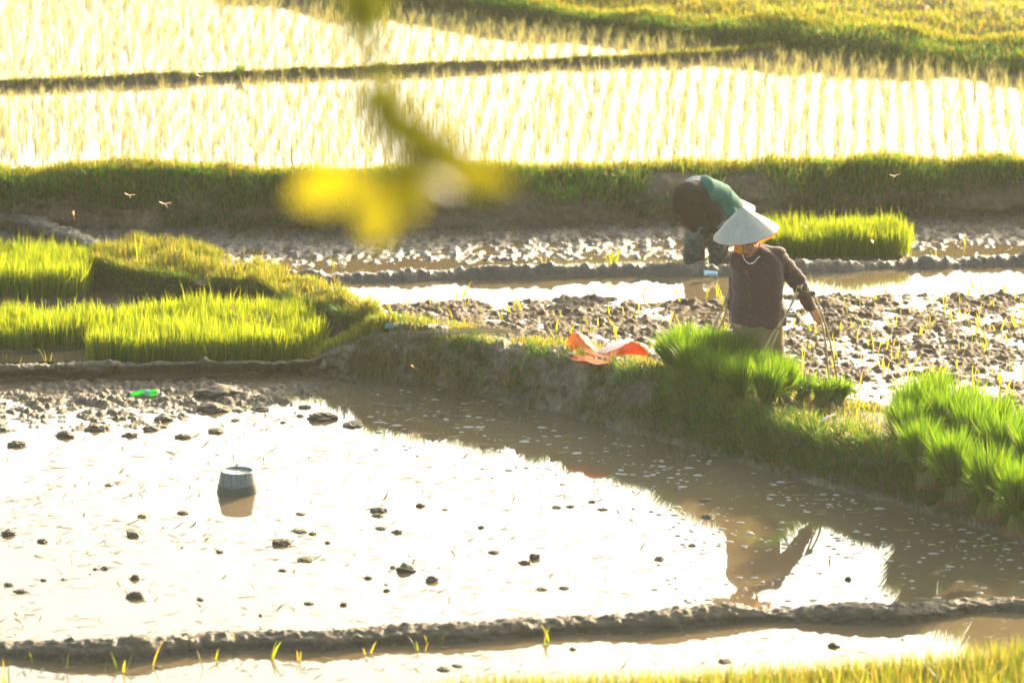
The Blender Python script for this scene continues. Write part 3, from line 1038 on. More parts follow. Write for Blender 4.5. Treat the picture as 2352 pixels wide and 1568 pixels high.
# ------------------------------------------------------------------ materials of objects
M['shirt'] = plain('shirt_cloth', (0.062, 0.028, 0.026), .85, .15, .12, 30, .35, 260, 0.0, .25)
M['trouser'] = plain('trouser_cloth', (0.16, 0.125, 0.05), .9, .15, .15, 14, .3, 200)
M['skin'] = plain('skin', (0.36, 0.17, 0.095), .5, .35, .08, 25, .1, 200)
M['lip'] = plain('lip', (0.20, 0.05, 0.035), .45, .35, .1, 60)
M['eye'] = plain('eye', (0.03, 0.02, 0.015), .2, .5, .1, 60)
M['hair'] = plain('hair', (0.02, 0.015, 0.012), .5, .3, .2, 90, .3, 300)
M['scarf'] = plain('orange_scarf', (0.72, 0.27, 0.02), .8, .1, .08, 20, .2, 240, .45)
M['strap'] = plain('chin_strap', (0.025, 0.018, 0.045), .8, .1)
M['pearl'] = plain('pearl', (0.72, 0.75, 0.72), .25, .5, .05, 30)
M['button'] = plain('button', (0.03, 0.05, 0.045), .3, .5)
M['bamboo'] = plain('bamboo', (0.42, 0.29, 0.15), .6, .3, .3, 25, .4, 90, dirt=((0.16, 0.11, 0.07), 22, .55))
M['cord'] = plain('cord', (0.05, 0.05, 0.035), .8, .1)
M['teal'] = plain('teal_shirt', (0.018, 0.105, 0.078), .85, .15, .15, 20, .3, 200)
M['dark_trouser'] = plain('dark_trouser', (0.018, 0.014, 0.010), .85, .2, .15, 20, .3, 200)
M['wet_cloth'] = plain('wet_cloth', (0.035, 0.065, 0.055), .4, .5, .35, 14, .4, 80, dirt=((0.09, 0.07, 0.045), 9, .5))
M['waist'] = plain('waist_cloth', (0.42, 0.40, 0.38), .85, .1, .3, 60, .3, 150, .2)


def hat_material():
    m, t, N, L = new_mat('palm_leaf_hat')
    tc = N('ShaderNodeTexCoord')
    sep = N('ShaderNodeSeparateXYZ'); L(tc.outputs['Object'], sep.inputs[0])
    at = N('ShaderNodeMath'); at.operation = 'ARCTAN2'; L(sep.outputs[1], at.inputs[0]); L(sep.outputs[0], at.inputs[1])
    cmb = N('ShaderNodeCombineXYZ')
    mu = N('ShaderNodeMath'); mu.operation = 'MULTIPLY'; mu.inputs[1].default_value = 26; L(at.outputs[0], mu.inputs[0])
    L(mu.outputs[0], cmb.inputs[0])
    mz = N('ShaderNodeMath'); mz.operation = 'MULTIPLY'; mz.inputs[1].default_value = 3; L(sep.outputs[2], mz.inputs[0])
    L(mz.outputs[0], cmb.inputs[1])
    n1 = noise(t, 1.0, 5, .7, cmb.outputs[0])
    n2 = noise(t, 14, 5, .6, tc.outputs['Object'])
    mixf = N('ShaderNodeMath'); mixf.operation = 'MULTIPLY_ADD'; L(n2, mixf.inputs[0]); mixf.inputs[1].default_value = .35
    h_ = N('ShaderNodeMath'); h_.operation = 'MULTIPLY'; h_.inputs[1].default_value = .65; L(n1, h_.inputs[0]); L(h_.outputs[0], mixf.inputs[2])
    col = ramp(t, mixf.outputs[0], [(.25, (.20, .18, .13)), (.42, (.36, .335, .265)), (.6, (.44, .41, .33)), (.8, (.52, .49, .40))])
    wv = N('ShaderNodeTexWave'); wv.wave_type = 'BANDS'; wv.bands_direction = 'Z'
    wv.inputs['Scale'].default_value = 26; wv.inputs['Distortion'].default_value = .3
    L(tc.outputs['Object'], wv.inputs['Vector'])
    d = N('ShaderNodeBsdfPrincipled'); L(col, d.inputs['Base Color'])
    d.inputs['Roughness'].default_value = .6; d.inputs['Specular IOR Level'].default_value = .25
    b = N('ShaderNodeBump'); b.inputs['Strength'].default_value = .5; b.inputs['Distance'].default_value = .003
    ad = N('ShaderNodeMath'); ad.operation = 'MULTIPLY_ADD'; L(wv.outputs['Fac'], ad.inputs[0]); ad.inputs[1].default_value = .5; L(n1, ad.inputs[2])
    L(ad.outputs[0], b.inputs['Height']); L(b.outputs[0], d.inputs['Normal'])
    tr = N('ShaderNodeBsdfTranslucent'); L(col, tr.inputs['Color'])
    mx = N('ShaderNodeMixShader'); mx.inputs[0].default_value = .16
    L(d.outputs[0], mx.inputs[1]); L(tr.outputs[0], mx.inputs[2])
    o = N('ShaderNodeOutputMaterial'); L(mx.outputs[0], o.inputs['Surface'])
    return m


M['hat'] = hat_material()
M['hat_rim'] = plain('hat_rim', (0.5, 0.25, 0.2), .6, .2)


def conical_hat(parent, rad, hgt, loc, rot):
    n, k = 72, 18
    P = np.zeros((n + 1, k, 3))
    for i in range(n + 1):
        a = 2 * math.pi * i / n
        for j in range(k):
            f = j / (k - 1)
            r = rad * (f ** .97) + .0006
            P[i, j] = (math.cos(a) * r, math.sin(a) * r, hgt * (1 - f) + .004 * math.sin(f * math.pi))
        P[i, :, 2] += .0012 * math.sin(a * 13) + .0009 * math.sin(a * 29)
    h = obj('conical_hat', grid_mesh('conical_hat', P), M['hat'], parent)
    h.location = loc; h.rotation_euler = rot
    bm = bmesh.new()
    pts = [(math.cos(2 * math.pi * i / 48) * rad, math.sin(2 * math.pi * i / 48) * rad, 0) for i in range(49)]
    tube(bm, pts, [.0035] * 2, 6, 1)
    obj('hat_rim', bm_mesh('hat_rim', bm, True), M['hat_rim'], h)
    return h


# ================================================================== THE PERSON IN THE CONICAL HAT
wp = G(1735, 963, 0)
W = thing('person', wp, 'person in pale conical hat and dark maroon shirt standing behind the seedling heap', 'person')
YAW = R(-24)
ym = Matrix.Rotation(YAW, 3, 'Z')
hm_ = Matrix.Rotation(R(-26), 3, 'Z') @ Matrix.Rotation(R(24), 3, 'X') @ Matrix.Rotation(R(-4), 3, 'Y')     # head looks down to the side
HC = Vector((-.058, -.045, 1.243))


def hp(x, y, z):
    return HC + hm_ @ Vector((x, y, z))


bm = bmesh.new()
ellipsoid(bm, hp(0, .012, .025), (.074, .092, .092), hm_)                 # skull
ellipsoid(bm, hp(0, -.025, -.045), (.058, .06, .066), hm_)                # face
ellipsoid(bm, hp(0, -.056, -.092), (.030, .026, .022), hm_)               # chin
for s_ in (-1, 1):
    ellipsoid(bm, hp(s_ * .038, -.055, -.03), (.024, .022, .02), hm_)     # cheeks
    ellipsoid(bm, hp(s_ * .077, .015, -.02), (.009, .02, .032), hm_)      # ears
    ellipsoid(bm, hp(s_ * .010, -.096, -.047), (.008, .009, .007), hm_)   # nostrils
capsule(bm, hp(0, -.082, .0), .008, hp(0, -.104, -.04), .012)             # nose
ellipsoid(bm, hp(0, -.078, -.072), (.024, .014, .012), hm_)               # mouth
chain(bm, [hp(0, .02, -.05), Vector((-.02, .01, 1.12)), Vector((0, .02, 1.04))], [.052, .054, .07])
ring_loft(bm, [((.005, .02, .60), .12, .09, ym), ((.0, .02, .75), .125, .09, ym), ((0, .02, .95), .13, .09, ym), ((0, .02, 1.06), .13, .08, ym), ((-.01, .02, 1.12), .08, .06, ym)], True, 24)
SH_R, EL_R, WR_R = Vector((.125, .02, 1.10)), Vector((.272, .05, .925)), Vector((.357, .0, .765))
SH_L, EL_L, WR_L = Vector((-.115, .04, 1.075)), Vector((-.128, .15, .88)), Vector((-.15, .13, .72))
chain(bm, [SH_R, EL_R, WR_R], [.055, .038, .026])
chain(bm, [SH_L, EL_L, WR_L], [.052, .038, .026])


def hand(bm, wr, d, back, thumb_side, ln=.165, curl=.5):
    """palm, four bent fingers of different length and a thumb off the side; d: direction, back: towards the back of the hand"""
    d = Vector(d).normalized(); back = Vector(back); back = (back - d * back.dot(d)).normalized()
    sd = d.cross(back).normalized() * thumb_side
    pl = ln * .5
    for k_ in (-1, -.35, .35, 1):
        capsule(bm, Vector(wr) + sd * k_ * .012, .016, Vector(wr) + d * pl + sd * k_ * .028, .0125, 10)
    for k_, l in zip((1, .35, -.35, -1), (.90, 1.0, .95, .76)):
        p_ = Vector(wr) + d * pl + sd * k_ * .027
        fl = ln * .5 * l
        dd = d.copy(); rr = .0098
        for q, part in enumerate((.42, .32, .26)):
            dd = (Matrix.Rotation(curl * (.5 + .35 * q) * (1 if True else 1), 3, sd) @ dd)
            if (dd - d).dot(back) > 0: dd = dd - back * 2 * dd.dot(back)
            e = p_ + dd.normalized() * fl * part
            capsule(bm, p_, rr, e, rr * .9, 10)
            p_, rr = e, rr * .9
    p_ = Vector(wr) + d * pl * .3 + sd * .022
    e = p_ + (d * .55 + sd * .8 - back * .25).normalized() * ln * .24
    e2 = e + (d * .85 + sd * .2 - back * .45).normalized() * ln * .18
    capsule(bm, p_, .0135, e, .0115, 10); capsule(bm, e, .0115, e2, .0095, 10)


hand(bm, WR_R, (.62, -.05, -.78), (.35, -.9, .3), -1, .165, .55)
hand(bm, WR_L, (-.02, -.1, -1), (-.8, -.5, 0), 1, .15, .6)
for s_, x0 in ((-1, -.075), (1, .085)):
    chain(bm, [(x0 * .9, .02, .62), (x0 * 1.05, .0, .28), (x0 * 1.1, .04, -.08)], [.085, .055, .038])
    chain(bm, [(x0 * 1.1, .05, -.085), (x0 * 1.15, -.1, -.11)], [.036, .028])
body = obj('body', remeshed('person_body', bm, .0055, 3), M['skin'], W)

# hair under the hat, eyes, lips
bm = bmesh.new()
ellipsoid(bm, hp(0, .032, .03), (.080, .088, .094), hm_)
ellipsoid(bm, hp(0, .075, -.04), (.05, .04, .05), hm_)
obj('hair', remeshed('hair', bm, .007, 3), M['hair'], W)
for s_ in (-1, 1):
    bm = bmesh.new(); ellipsoid(bm, hp(s_ * .03, -.078, .004), (.012, .008, .007), hm_, 12)
    obj('eye', bm_mesh('eye', bm, True), M['eye'], W)
bm = bmesh.new()
ellipsoid(bm, hp(0, -.0895, -.067), (.021, .007, .0048), hm_, 14); ellipsoid(bm, hp(0, -.088, -.077), (.018, .007, .0052), hm_, 14)
obj('lips', bm_mesh('lips', bm, True), M['lip'], W)

# shirt: torso, shoulders and sleeves in one cloth skin with folds
bm = bmesh.new()
prof = [(.652, .018, .195, .135), (.68, .016, .192, .134), (.74, .010, .183, .128), (.82, .004, .172, .122), (.90, .002, .171, .124), (.98, .002, .178, .132), (1.05, -.002, .178, .125), (1.10, -.005, .162, .105), (1.14, -.012, .125, .085), (1.165, -.02, .085, .07), (1.178, -.024, .062, .06)]
ring_loft(bm, [((x, .02 - .012 * math.sin((z - .65) * 5), z), a, b, ym) for z, x, a, b in prof], True, 40)
ellipsoid(bm, Vector((-.06, -.05, .98)), (.09, .05, .1), ym)            # chest
ellipsoid(bm, Vector((.05, -.06, .985)), (.085, .055, .085), ym)
chain(bm, [Vector((.03, .02, 1.135)), SH_R, EL_R, WR_R + Vector((-.006, 0, .014))], [.05, .074, .058, .042], 18)
chain(bm, [Vector((-.06, .02, 1.12)), SH_L, EL_L, WR_L + Vector((0, 0, .02))], [.05, .066, .055, .042], 18)


def folds(c):
    x, y, z = c[:, 0], c[:, 1], c[:, 2]
    w1 = ridged(x * 5 + z * 7, z * 9 - x * 4, seed=201, o=2) * .009
    hemf = (1 - sstep(.68, .85, z)) * np.where(np.abs(x) < .21, 1, 0)
    w2 = np.sin(x * 62 + y * 40 + vn(x * 6, z * 5, seed=202) * 3) * .007 * hemf
    arm = np.where(x > .17, 1, 0) + np.where(x < -.17, 1, 0)
    w3 = np.sin((x * .6 - z) * 95 + vn(x * 14, z * 14, y * 9, seed=203) * 4) * .003 * arm
    w4 = ridged((x + z * .5) * 9, (z - x * .3) * 7, seed=204, o=2) * .007 * sstep(.85, 1.0, z)
    return w1 + w2 + w3 + w4 + .001


shirt = obj('shirt', remeshed('shirt', bm, .0065, 16, folds), M['shirt'], W)


def front(z, side, lift=.004):
    """point on the shirt front at height z, side in metres along the chest"""
    pz = [p_[0] for p_ in prof]
    a = np.interp(z, pz, [p_[2] for p_ in prof]); b = np.interp(z, pz, [p_[3] for p_ in prof]); cx = np.interp(z, pz, [p_[1] for p_ in prof])
    an = -math.pi / 2 + side / a
    c_ = Vector((cx, .02 - .012 * math.sin((z - .65) * 5), z))
    bulge = .016 * math.exp(-((z - .985) / .07) ** 2)
    q = ym @ Vector((math.cos(an) * (a + lift), math.sin(an) * (b + lift + bulge), 0))
    return c_ + q


ctrl = np.array([[list(front(z, s_, .006)) for s_ in (-.018, -.006, .006, .018)] for z in np.linspace(.655, 1.125, 9)])
obj('placket', patch('placket', ctrl, 60, 8, .0015, 20, 5), M['shirt'], shirt)
for z in (1.085, 1.01, .95, .875, .80, .73):
    bm = bmesh.new()
    ellipsoid(bm, front(z, 0, .010), (.0062, .004, .0062), ym, 10)
    obj('button', bm_mesh('button', bm, True), M['button'], shirt)
# collar, two lapels
for s_ in (-1, 1):
    c0 = [hp(s_ * .058, .03, -.118), hp(s_ * .068, -.02, -.125), hp(s_ * .05, -.075, -.155), front(1.10, s_ * .02, .006)]
    c1 = [q + (ym @ Vector((s_ * .022, -.012, -.03))) for q in c0]
    c1[3] = front(1.075, s_ * .055, .010)
    cm = [a.lerp(b, .5) + Vector((0, -.006, .012)) for a, b in zip(c0, c1)]
    obj('collar', patch('collar', np.array([[list(q) for q in r_] for r_ in (c0, cm, c1)]), 10, 24), M['shirt'], shirt)

# trousers
bm = bmesh.new()
ring_loft(bm, [((.012, .02, .50), .165, .115, ym), ((.012, .02, .58), .172, .122, ym), ((.012, .02, .68), .165, .115, ym), ((.01, .02, .74), .15, .1, ym)], True, 32)
chain(bm, [(-.07, .01, .56), (-.085, -.005, .30), (-.09, .02, .12)], [.098, .082, .074], 20)
chain(bm, [(.09, .02, .56), (.105, .0, .30), (.105, .03, .12)], [.1, .084, .075], 20)
obj('trousers', remeshed('trousers', bm, .009, 5, lambda c: ridged(c[:, 0] * 6 + c[:, 2] * 4, c[:, 2] * 5, seed=211, o=3) * .006), M['trouser'], W)

# scarf round the head with two flaps, chin strap, necklace
bm = bmesh.new()
ring_loft(bm, [(hp(0, .02, .045), .083, .098, hm_), (hp(0, .022, .02), .087, .102, hm_), (hp(0, .03, -.02), .086, .09, hm_)], False, 32)
scarf = obj('headscarf', bm_mesh('headscarf', bm, True), M['scarf'], W)
hx = lambda px, py, y: Vector(((px - 1735) / 345, y, (963 - py) / 336 - y * .245))
ctrl = np.array([[list(hx(1681, 558, -0.105)), list(hx(1690, 558, -0.135)), list(hx(1699, 559, -0.145))],
                 [list(hx(1680, 568, -0.115)), list(hx(1687, 572, -0.15)), list(hx(1699, 572, -0.155))],
                 [list(hx(1682, 579, -0.115)), list(hx(1689, 584, -0.155)), list(hx(1698, 580, -0.16))],
                 [list(hx(1687, 581, -0.115)), list(hx(1694, 587, -0.15)), list(hx(1701, 583, -0.155))]])
obj('scarf_flap', patch('scarf_flap', ctrl, 18, 18, .003, 16, 3), M['scarf'], scarf)
ctrl = np.array([[list(hx(1736, 545, -0.11)), list(hx(1750, 539, -0.1)), list(hx(1762, 535, -0.08))],
                 [list(hx(1737, 553, -0.135)), list(hx(1752, 548, -0.13)), list(hx(1770, 542, -0.09))],
                 [list(hx(1738, 562, -0.14)), list(hx(1754, 553, -0.13)), list(hx(1774, 548, -0.08))],
                 [list(hx(1742, 566, -0.12)), list(hx(1757, 554, -0.1)), list(hx(1772, 550, -0.05))]])
obj('scarf_flap', patch('scarf_flap', ctrl, 18, 18, .003, 16, 4), M['scarf'], scarf)
bm = bmesh.new()
ctrl = np.array([[list(hp(.079, -.005 + k_, .05 - k_ * .2)), list(hp(.076, -.02 + k_, -.03)), list(hp(.062, -.045 + k_, -.085)), list(hp(.028, -.068 + k_, -.118)), list(hp(-.02, -.066 + k_, -.118)), list(hp(-.058, -.04 + k_, -.08)), list(hp(-.076, -.01 + k_, .02))] for k_ in (0, .011, .022)])
bm.free()
obj('chin_strap', patch('chin_strap', ctrl, 6, 50), M['strap'], W)
bm = bmesh.new()
nk = [hp(.066, .02, -.105), hp(.075, -.03, -.125), front(1.125, .055, .012), front(1.095, .03, .014), front(1.085, .0, .014), front(1.10, -.03, .012), front(1.13, -.05, .012), hp(-.07, -.02, -.125)]
NP = catmull([list(q) for q in nk], 42)
for i, q in enumerate(NP):
    bmesh.ops.create_icosphere(bm, subdivisions=1, radius=.0042 if i != 20 else .0075, matrix=Matrix.Translation(Vector(q) + Vector((0, -.004, 0))))
obj('bead_necklace', bm_mesh('bead_necklace', bm, True), M['pearl'], W)
conical_hat(W, .217, .182, (-.075, -.035, 1.276), (R(3), R(-12.5), R(20)))


# ================================================================== THE BENT PERSON
bp = G(1615, 660, 0)
B = thing('person', bp, 'person bent over in dark trousers and teal shirt, seen from behind in the rear mud', 'person')
bx = lambda px, py, y=0: Vector(((px - 1615) / 313, y, (660 - py) / 305 - y * .24))
HIP = bx(1597, 462, 0)
bm = bmesh.new()
legs = [([bx(1585, 478, -.02), bx(1598, 528, -.05), bx(1582, 616, .0)], 1), ([bx(1628, 480, .04), bx(1652, 532, .0), bx(1645, 618, .05)], 1)]
for L_, _ in legs: chain(bm, L_, [.088, .055, .045])
ellipsoid(bm, HIP, (.14, .12, .12))
SHO = bx(1675, 478, .2)
chain(bm, [HIP, bx(1640, 455, .12), SHO], [.11, .105, .095])
chain(bm, [SHO, bx(1698, 498, .24), bx(1706, 512, .26)], [.06, .045, .045])
ellipsoid(bm, bx(1712, 515, .28), (.075, .085, .10))
for sy in (-.1, .14):
    ar = [SHO + Vector((-.01, sy, -.02)), bx(1650, 528, .12 + sy), bx(1612, 566, .08)] if sy < 0 else [SHO + Vector((-.01, sy, -.02)), bx(1678, 530, .15 + sy), bx(1668, 572, .1 + sy)]
    chain(bm, ar, [.05, .036, .026])
    hand(bm, ar[2], (-.1, 0, -1), (.4, -.9, 0), 1, .15, .5)
obj('body', remeshed('bent_body', bm, .008, 3), M['skin'], B)
bm = bmesh.new()
ellipsoid(bm, HIP + Vector((-.015, 0, .0)), (.155, .145, .155))
ellipsoid(bm, bx(1580, 462, -.05), (.125, .12, .145)); ellipsoid(bm, bx(1612, 462, .05), (.125, .12, .145))
chain(bm, [bx(1578, 474, -.04), bx(1602, 520, -.05)], [.112, .078], 20)
chain(bm, [bx(1620, 472, .02), bx(1650, 524, .0)], [.112, .080], 20)
obj('trousers', remeshed('bent_trousers', bm, .009, 5, lambda c: ridged(c[:, 0] * 5, c[:, 2] * 6, seed=221, o=2) * .010), M['dark_trouser'], B)
bm = bmesh.new()
for L_, k_ in legs:
    a = L_[1]; b = L_[2]
    chain(bm, [a + Vector((0, 0, .035)), a.lerp(b, .5) + Vector((-.006, -.01, 0)), b], [.078, .066, .056], 18)
    me = remeshed('wet_legging', bm, .008, 4, lambda c: ridged(c[:, 0] * 12, c[:, 2] * 18, seed=223, o=2) * .015)
    obj('legging', me, M['wet_cloth'], B)
    bm = bmesh.new()
bm.free()
bm = bmesh.new()
chain(bm, [bx(1618, 446, .05), bx(1645, 456, .12), SHO + Vector((0, 0, .0))], [.135, .125, .115], 24)
chain(bm, [bx(1640, 480, .08), bx(1672, 492, .14)], [.11, .085], 20)
for sy in (-.1, .14):
    chain(bm, [SHO + Vector((-.01, sy, -.02)), bx(1650 if sy < 0 else 1678, 528, .13 + sy)] + ([bx(1622, 552, .09)] if sy < 0 else []), [.075, .06, .046], 18)
tshirt = obj('shirt', remeshed('bent_shirt', bm, .008, 5, lambda c: ridged(c[:, 0] * 7 + c[:, 2] * 3, c[:, 2] * 4 - c[:, 0] * 5, seed=225, o=2) * .008), M['teal'], B)
# pale shirt tail where the waist rides up
arc = [(1560, 438, -.05), (1572, 418, -.02), (1590, 406, .02), (1608, 407, .04), (1622, 418, .03), (1634, 438, -.02)]
ctrl = np.array([[list(bx(x, y + d_ * 9 + 3, z_ - .02 - .045 * d_)) for x, y, z_ in arc] for d_ in (-.3, .3, 1)])
obj('waist_cloth', patch('waist_cloth', ctrl, 10, 50, .004, 18, 6), M['waist'], B)
conical_hat(B, .215, .17, bx(1692, 499, .30), (R(0), R(64), R(20)))


# ================================================================== CARRYING FRAMES
def carrying_frame(loc, poles, cord, label):
    t = thing('carrying_frame', loc, label, 'carrying frame', 'bamboo carrying frames beside the person in the pale hat')
    for P_ in poles:
        bm = bmesh.new()
        tube(bm, [q - Vector(loc) for q in P_], [.0062, .007, .0065], 8, 6)
        obj('pole', bm_mesh('pole', bm, True), M['bamboo'], t)
    if cord:
        bm = bmesh.new(); tube(bm, [q - Vector(loc) for q in cord], [.006, .005, .006], 6, 6)
        for q in (cord[0], cord[-1]):
            ellipsoid(bm, q - Vector(loc), (.018, .014, .018), None, 10)
        obj('cord', bm_mesh('cord', bm, True), M['cord'], t)
    return t


wx = lambda px, py, y: wp + Vector(((px - 1735) / 345, y, (963 - py) / 336 - y * .245))
carrying_frame(wx(1800, 895, -.15),
               [[wx(1836, 656, -.16), wx(1800, 722, -.18), wx(1757, 790, -.2), wx(1706, 905, -.22)],
                [wx(1828, 658, -.14), wx(1806, 712, -.18), wx(1772, 786, -.21), wx(1742, 905, -.25)],
                [wx(1851, 662, -.08), wx(1864, 700, -.1), wx(1888, 760, -.06), wx(1903, 880, .0)],
                [wx(1857, 668, -.1), wx(1880, 716, -.12), wx(1904, 790, -.05), wx(1926, 892, .05)]],
               [wx(1829, 668, -.16), wx(1842, 674, -.16), wx(1853, 672, -.12), wx(1862, 676, -.1)],
               'bent bamboo carrying frame gripped by the hand at the right of the maroon shirt')
carrying_frame(wx(1650, 880, .1),
               [[wx(1684, 640, .16), wx(1660, 705, .14), wx(1632, 780, .08), wx(1618, 900, .02)],
                [wx(1688, 650, .18), wx(1668, 715, .16), wx(1645, 780, .10), wx(1636, 890, .05)],
                [wx(1690, 652, .18), wx(1700, 760, .22), wx(1712, 900, .2)]],
               [wx(1683, 655, .16), wx(1687, 660, .17), wx(1690, 658, .18)],
               'thin bamboo carrying frame at the left side of the maroon shirt')


# ================================================================== TIED SEEDLING BUNDLES
def bundle_parts(n_leaf, h, fan, seed, wilt=0.0):
    r_ = np.random.default_rng(seed)
    def disc(n, r):
        a = r_.uniform(0, 2 * np.pi, n); q = r * np.sqrt(r_.uniform(0, 1, n))
        return np.stack([np.cos(a) * q, np.sin(a) * q, np.zeros(n)], 1)
    zt_ = h * .27
    ns = 260
    d0 = disc(ns, .066)
    st0 = d0 + np.stack([np.zeros(ns)] * 2 + [r_.uniform(-.01, .012, ns)], 1)
    st2 = d0 * .5 + np.array([0, 0, zt_ + .02])
    st1 = (st0 + st2) / 2 - d0 * .12
    sa = np.arctan2(d0[:, 1], d0[:, 0]) + np.pi / 2 + r_.normal(0, .5, ns)
    side = np.stack([np.cos(sa), np.sin(sa), np.zeros(ns)], 1)
    stem = blade_mesh('stems', st0, st1, st2, r_.uniform(.004, .007, ns), side, r_.uniform(0, 1, ns), 2, [1, .9])
    d1 = disc(n_leaf, 1.0)
    b0 = d1 * .038 + np.array([0, 0, zt_ - .03])
    hh2 = (h - zt_) * r_.uniform(.6, 1.08, n_leaf)
    sp = d1 * fan * (.55 + .45 * r_.uniform(0, 1, n_leaf))[:, None] + r_.normal(0, .018, (n_leaf, 3)) * np.array([1, 1, 0])
    b2 = b0 + sp + np.array([0, 0, 1.0]) * (hh2 * (1 - wilt * r_.uniform(.3, 1.2, n_leaf)))[:, None]
    b1 = b0 + sp * (.35 - wilt * .1) + np.array([0, 0, 1.0]) * (hh2 * (.58 + wilt * .35))[:, None]
    sa = r_.uniform(0, np.pi, n_leaf)
    side = np.stack([np.cos(sa), np.sin(sa), np.zeros(n_leaf)], 1)
    no_ = n_leaf // 5
    b2[:no_, 2] -= hh2[:no_] * r_.uniform(.3, .9, no_); b2[:no_, :2] *= 1.35; b1[:no_, :2] *= 1.3
    leaf = blade_mesh('leaves', b0, b1, b2, r_.uniform(.0045, .0085, n_leaf), side, r_.uniform(0, 1, n_leaf), 3)
    nr = 240
    e0 = disc(nr, .07) + np.array([0, 0, .012])
    e2 = e0 * 1.12 + r_.normal(0, .012, (nr, 3)) - np.array([0, 0, .03])
    e1 = (e0 + e2) / 2 + r_.normal(0, .008, (nr, 3))
    sa = r_.uniform(0, np.pi, nr)
    root = blade_mesh('roots', e0, e1, e2, .004, np.stack([np.cos(sa), np.sin(sa), np.zeros(nr)], 1), r_.uniform(0, 1, nr), 2)
    bm = bmesh.new()
    for k_ in range(3):
        pts = [(math.cos(2 * math.pi * i / 20) * .041, math.sin(2 * math.pi * i / 20) * .041, zt_ - .004 + .006 * k_ + .004 * math.sin(i + k_)) for i in range(21)]
        tube(bm, pts, [.0035, .0035], 5, 1)
    tie = bm_mesh('tie', bm, True)
    for me, m in ((stem, 'stem'), (leaf, 'bundle'), (root, 'root'), (tie, 'stem')): me.materials.append(M[m])
    return stem, leaf, root, tie


BV = [bundle_parts(760, .42, .15, 300 + i) for i in range(4)]
BW = [bundle_parts(330, .25, .12, 330 + i, .45) for i in range(2)]


def bundle(px, py, z, label, group, s=1.0, tx=0.0, ty=0.0, parts=None):
    t = thing('seedling_bundle', G(px, py, z), label, 'seedling bundle', group, random.uniform(0, 6.28), s)
    q = Matrix.Rotation(tx + random.uniform(-.17, .17), 4, 'Y') @ Matrix.Rotation(ty + random.uniform(-.14, .14), 4, 'X') @ Matrix.Rotation(random.uniform(0, 6.28), 4, 'Z')
    t.rotation_euler = q.to_euler()
    st, lf, rt, ti = parts or random.choice(BV)
    for nm, me in (('stems', st), ('leaves', lf), ('roots', rt), ('tie', ti)):
        o = obj(nm, me, None, t)
    return t


heap = [(1757, 950, 1.0, .03, .10, 'tied seedling bundle at the front of the middle heap with its straw band showing'),
        (1802, 936, .95, .14, .08, 'tied seedling bundle leaning right at the right end of the middle heap'),
        (1706, 934, 1.0, -.05, .10, None), (1655, 914, 1.0, -.10, .12, None), (1607, 894, 1.0, -.15, .12, None),
        (1572, 876, 1.0, -.28, .08, 'leftmost seedling bundle of the middle heap, leaning left beside the orange bag'),
        (1782, 908, .82, .08, .02, None), (1735, 905, .88, .0, .0, None), (1682, 884, 1.02, -.02, .0, None), (1634, 868, 1.0, -.1, .0, None), (1592, 858, .98, -.2, .0, None),
        (1668, 872, .95, .02, -.05, None)]
ORD = ['first', 'second', 'third', 'fourth', 'fifth', 'sixth', 'seventh', 'eighth', 'ninth', 'tenth', 'eleventh', 'twelfth', 'thirteenth', 'fourteenth', 'fifteenth', 'sixteenth', 'seventeenth', 'eighteenth', 'nineteenth', 'twentieth']


def row_labels(items, key, text):
    """labels that count a row from the left"""
    order = sorted(range(len(items)), key=lambda i_: key(items[i_]))
    return {i_: text % ORD[k_] for k_, i_ in enumerate(order)}


hf = row_labels(heap[:6], lambda h_: h_[0], '%s seedling bundle from the left in the front row of the middle heap')
hb = row_labels(heap[6:], lambda h_: h_[0], '%s seedling bundle from the left in the back row of the middle heap')
for i, (x, y, s, tx, ty, lb) in enumerate(heap):
    bundle(x, y, .262, lb or (hf[i] if i < 6 else hb[i - 6]), 'seedling bundles of the middle heap', s * .93, tx, ty)
rheap = [(2085, 1066, 1.0, -.22, .05), (2125, 1112, 1.0, -.15, .1), (2195, 1148, 1.05, -.1, .1), (2270, 1182, 1.05, -.05, .1), (2340, 1215, 1.05, -.1, .1),
         (2112, 1028, 1.05, -.14, .0), (2170, 1052, 1.1, -.06, .0), (2235, 1080, 1.1, .0, .0), (2305, 1110, 1.1, .0, .0), (2375, 1140, 1.1, .0, .0),
         (2155, 1008, 1.05, .0, -.05), (2220, 1034, 1.05, .03, -.05), (2290, 1062, 1.05, .03, -.05), (2360, 1090, 1.05, .03, -.05)]
for a0, a1, nm in ((0, 5, 'front'), (5, 10, 'middle'), (10, 14, 'back')):
    rl = row_labels(rheap[a0:a1], lambda h_: h_[0], '%s seedling bundle from the left in the ' + nm + ' row of the right edge heap')
    for i, (x, y, s, tx, ty) in enumerate(rheap[a0:a1]):
        bundle(x, y, .225, rl[i], 'seedling bundles of the right heap', s * 1.1, tx, ty)
for x, y, tx, lb in [(1846, 918, .05, 'low wilted seedling bundle touching the middle heap'), (1885, 928, .1, 'low wilted seedling bundle with brown roots between its two neighbours'), (1922, 924, .2, 'rightmost low seedling bundle beside the bamboo pole feet')]:
    bundle(x, y, .285, lb, 'low bundles behind the middle heap', 1.0, tx, .0, random.choice(BW))


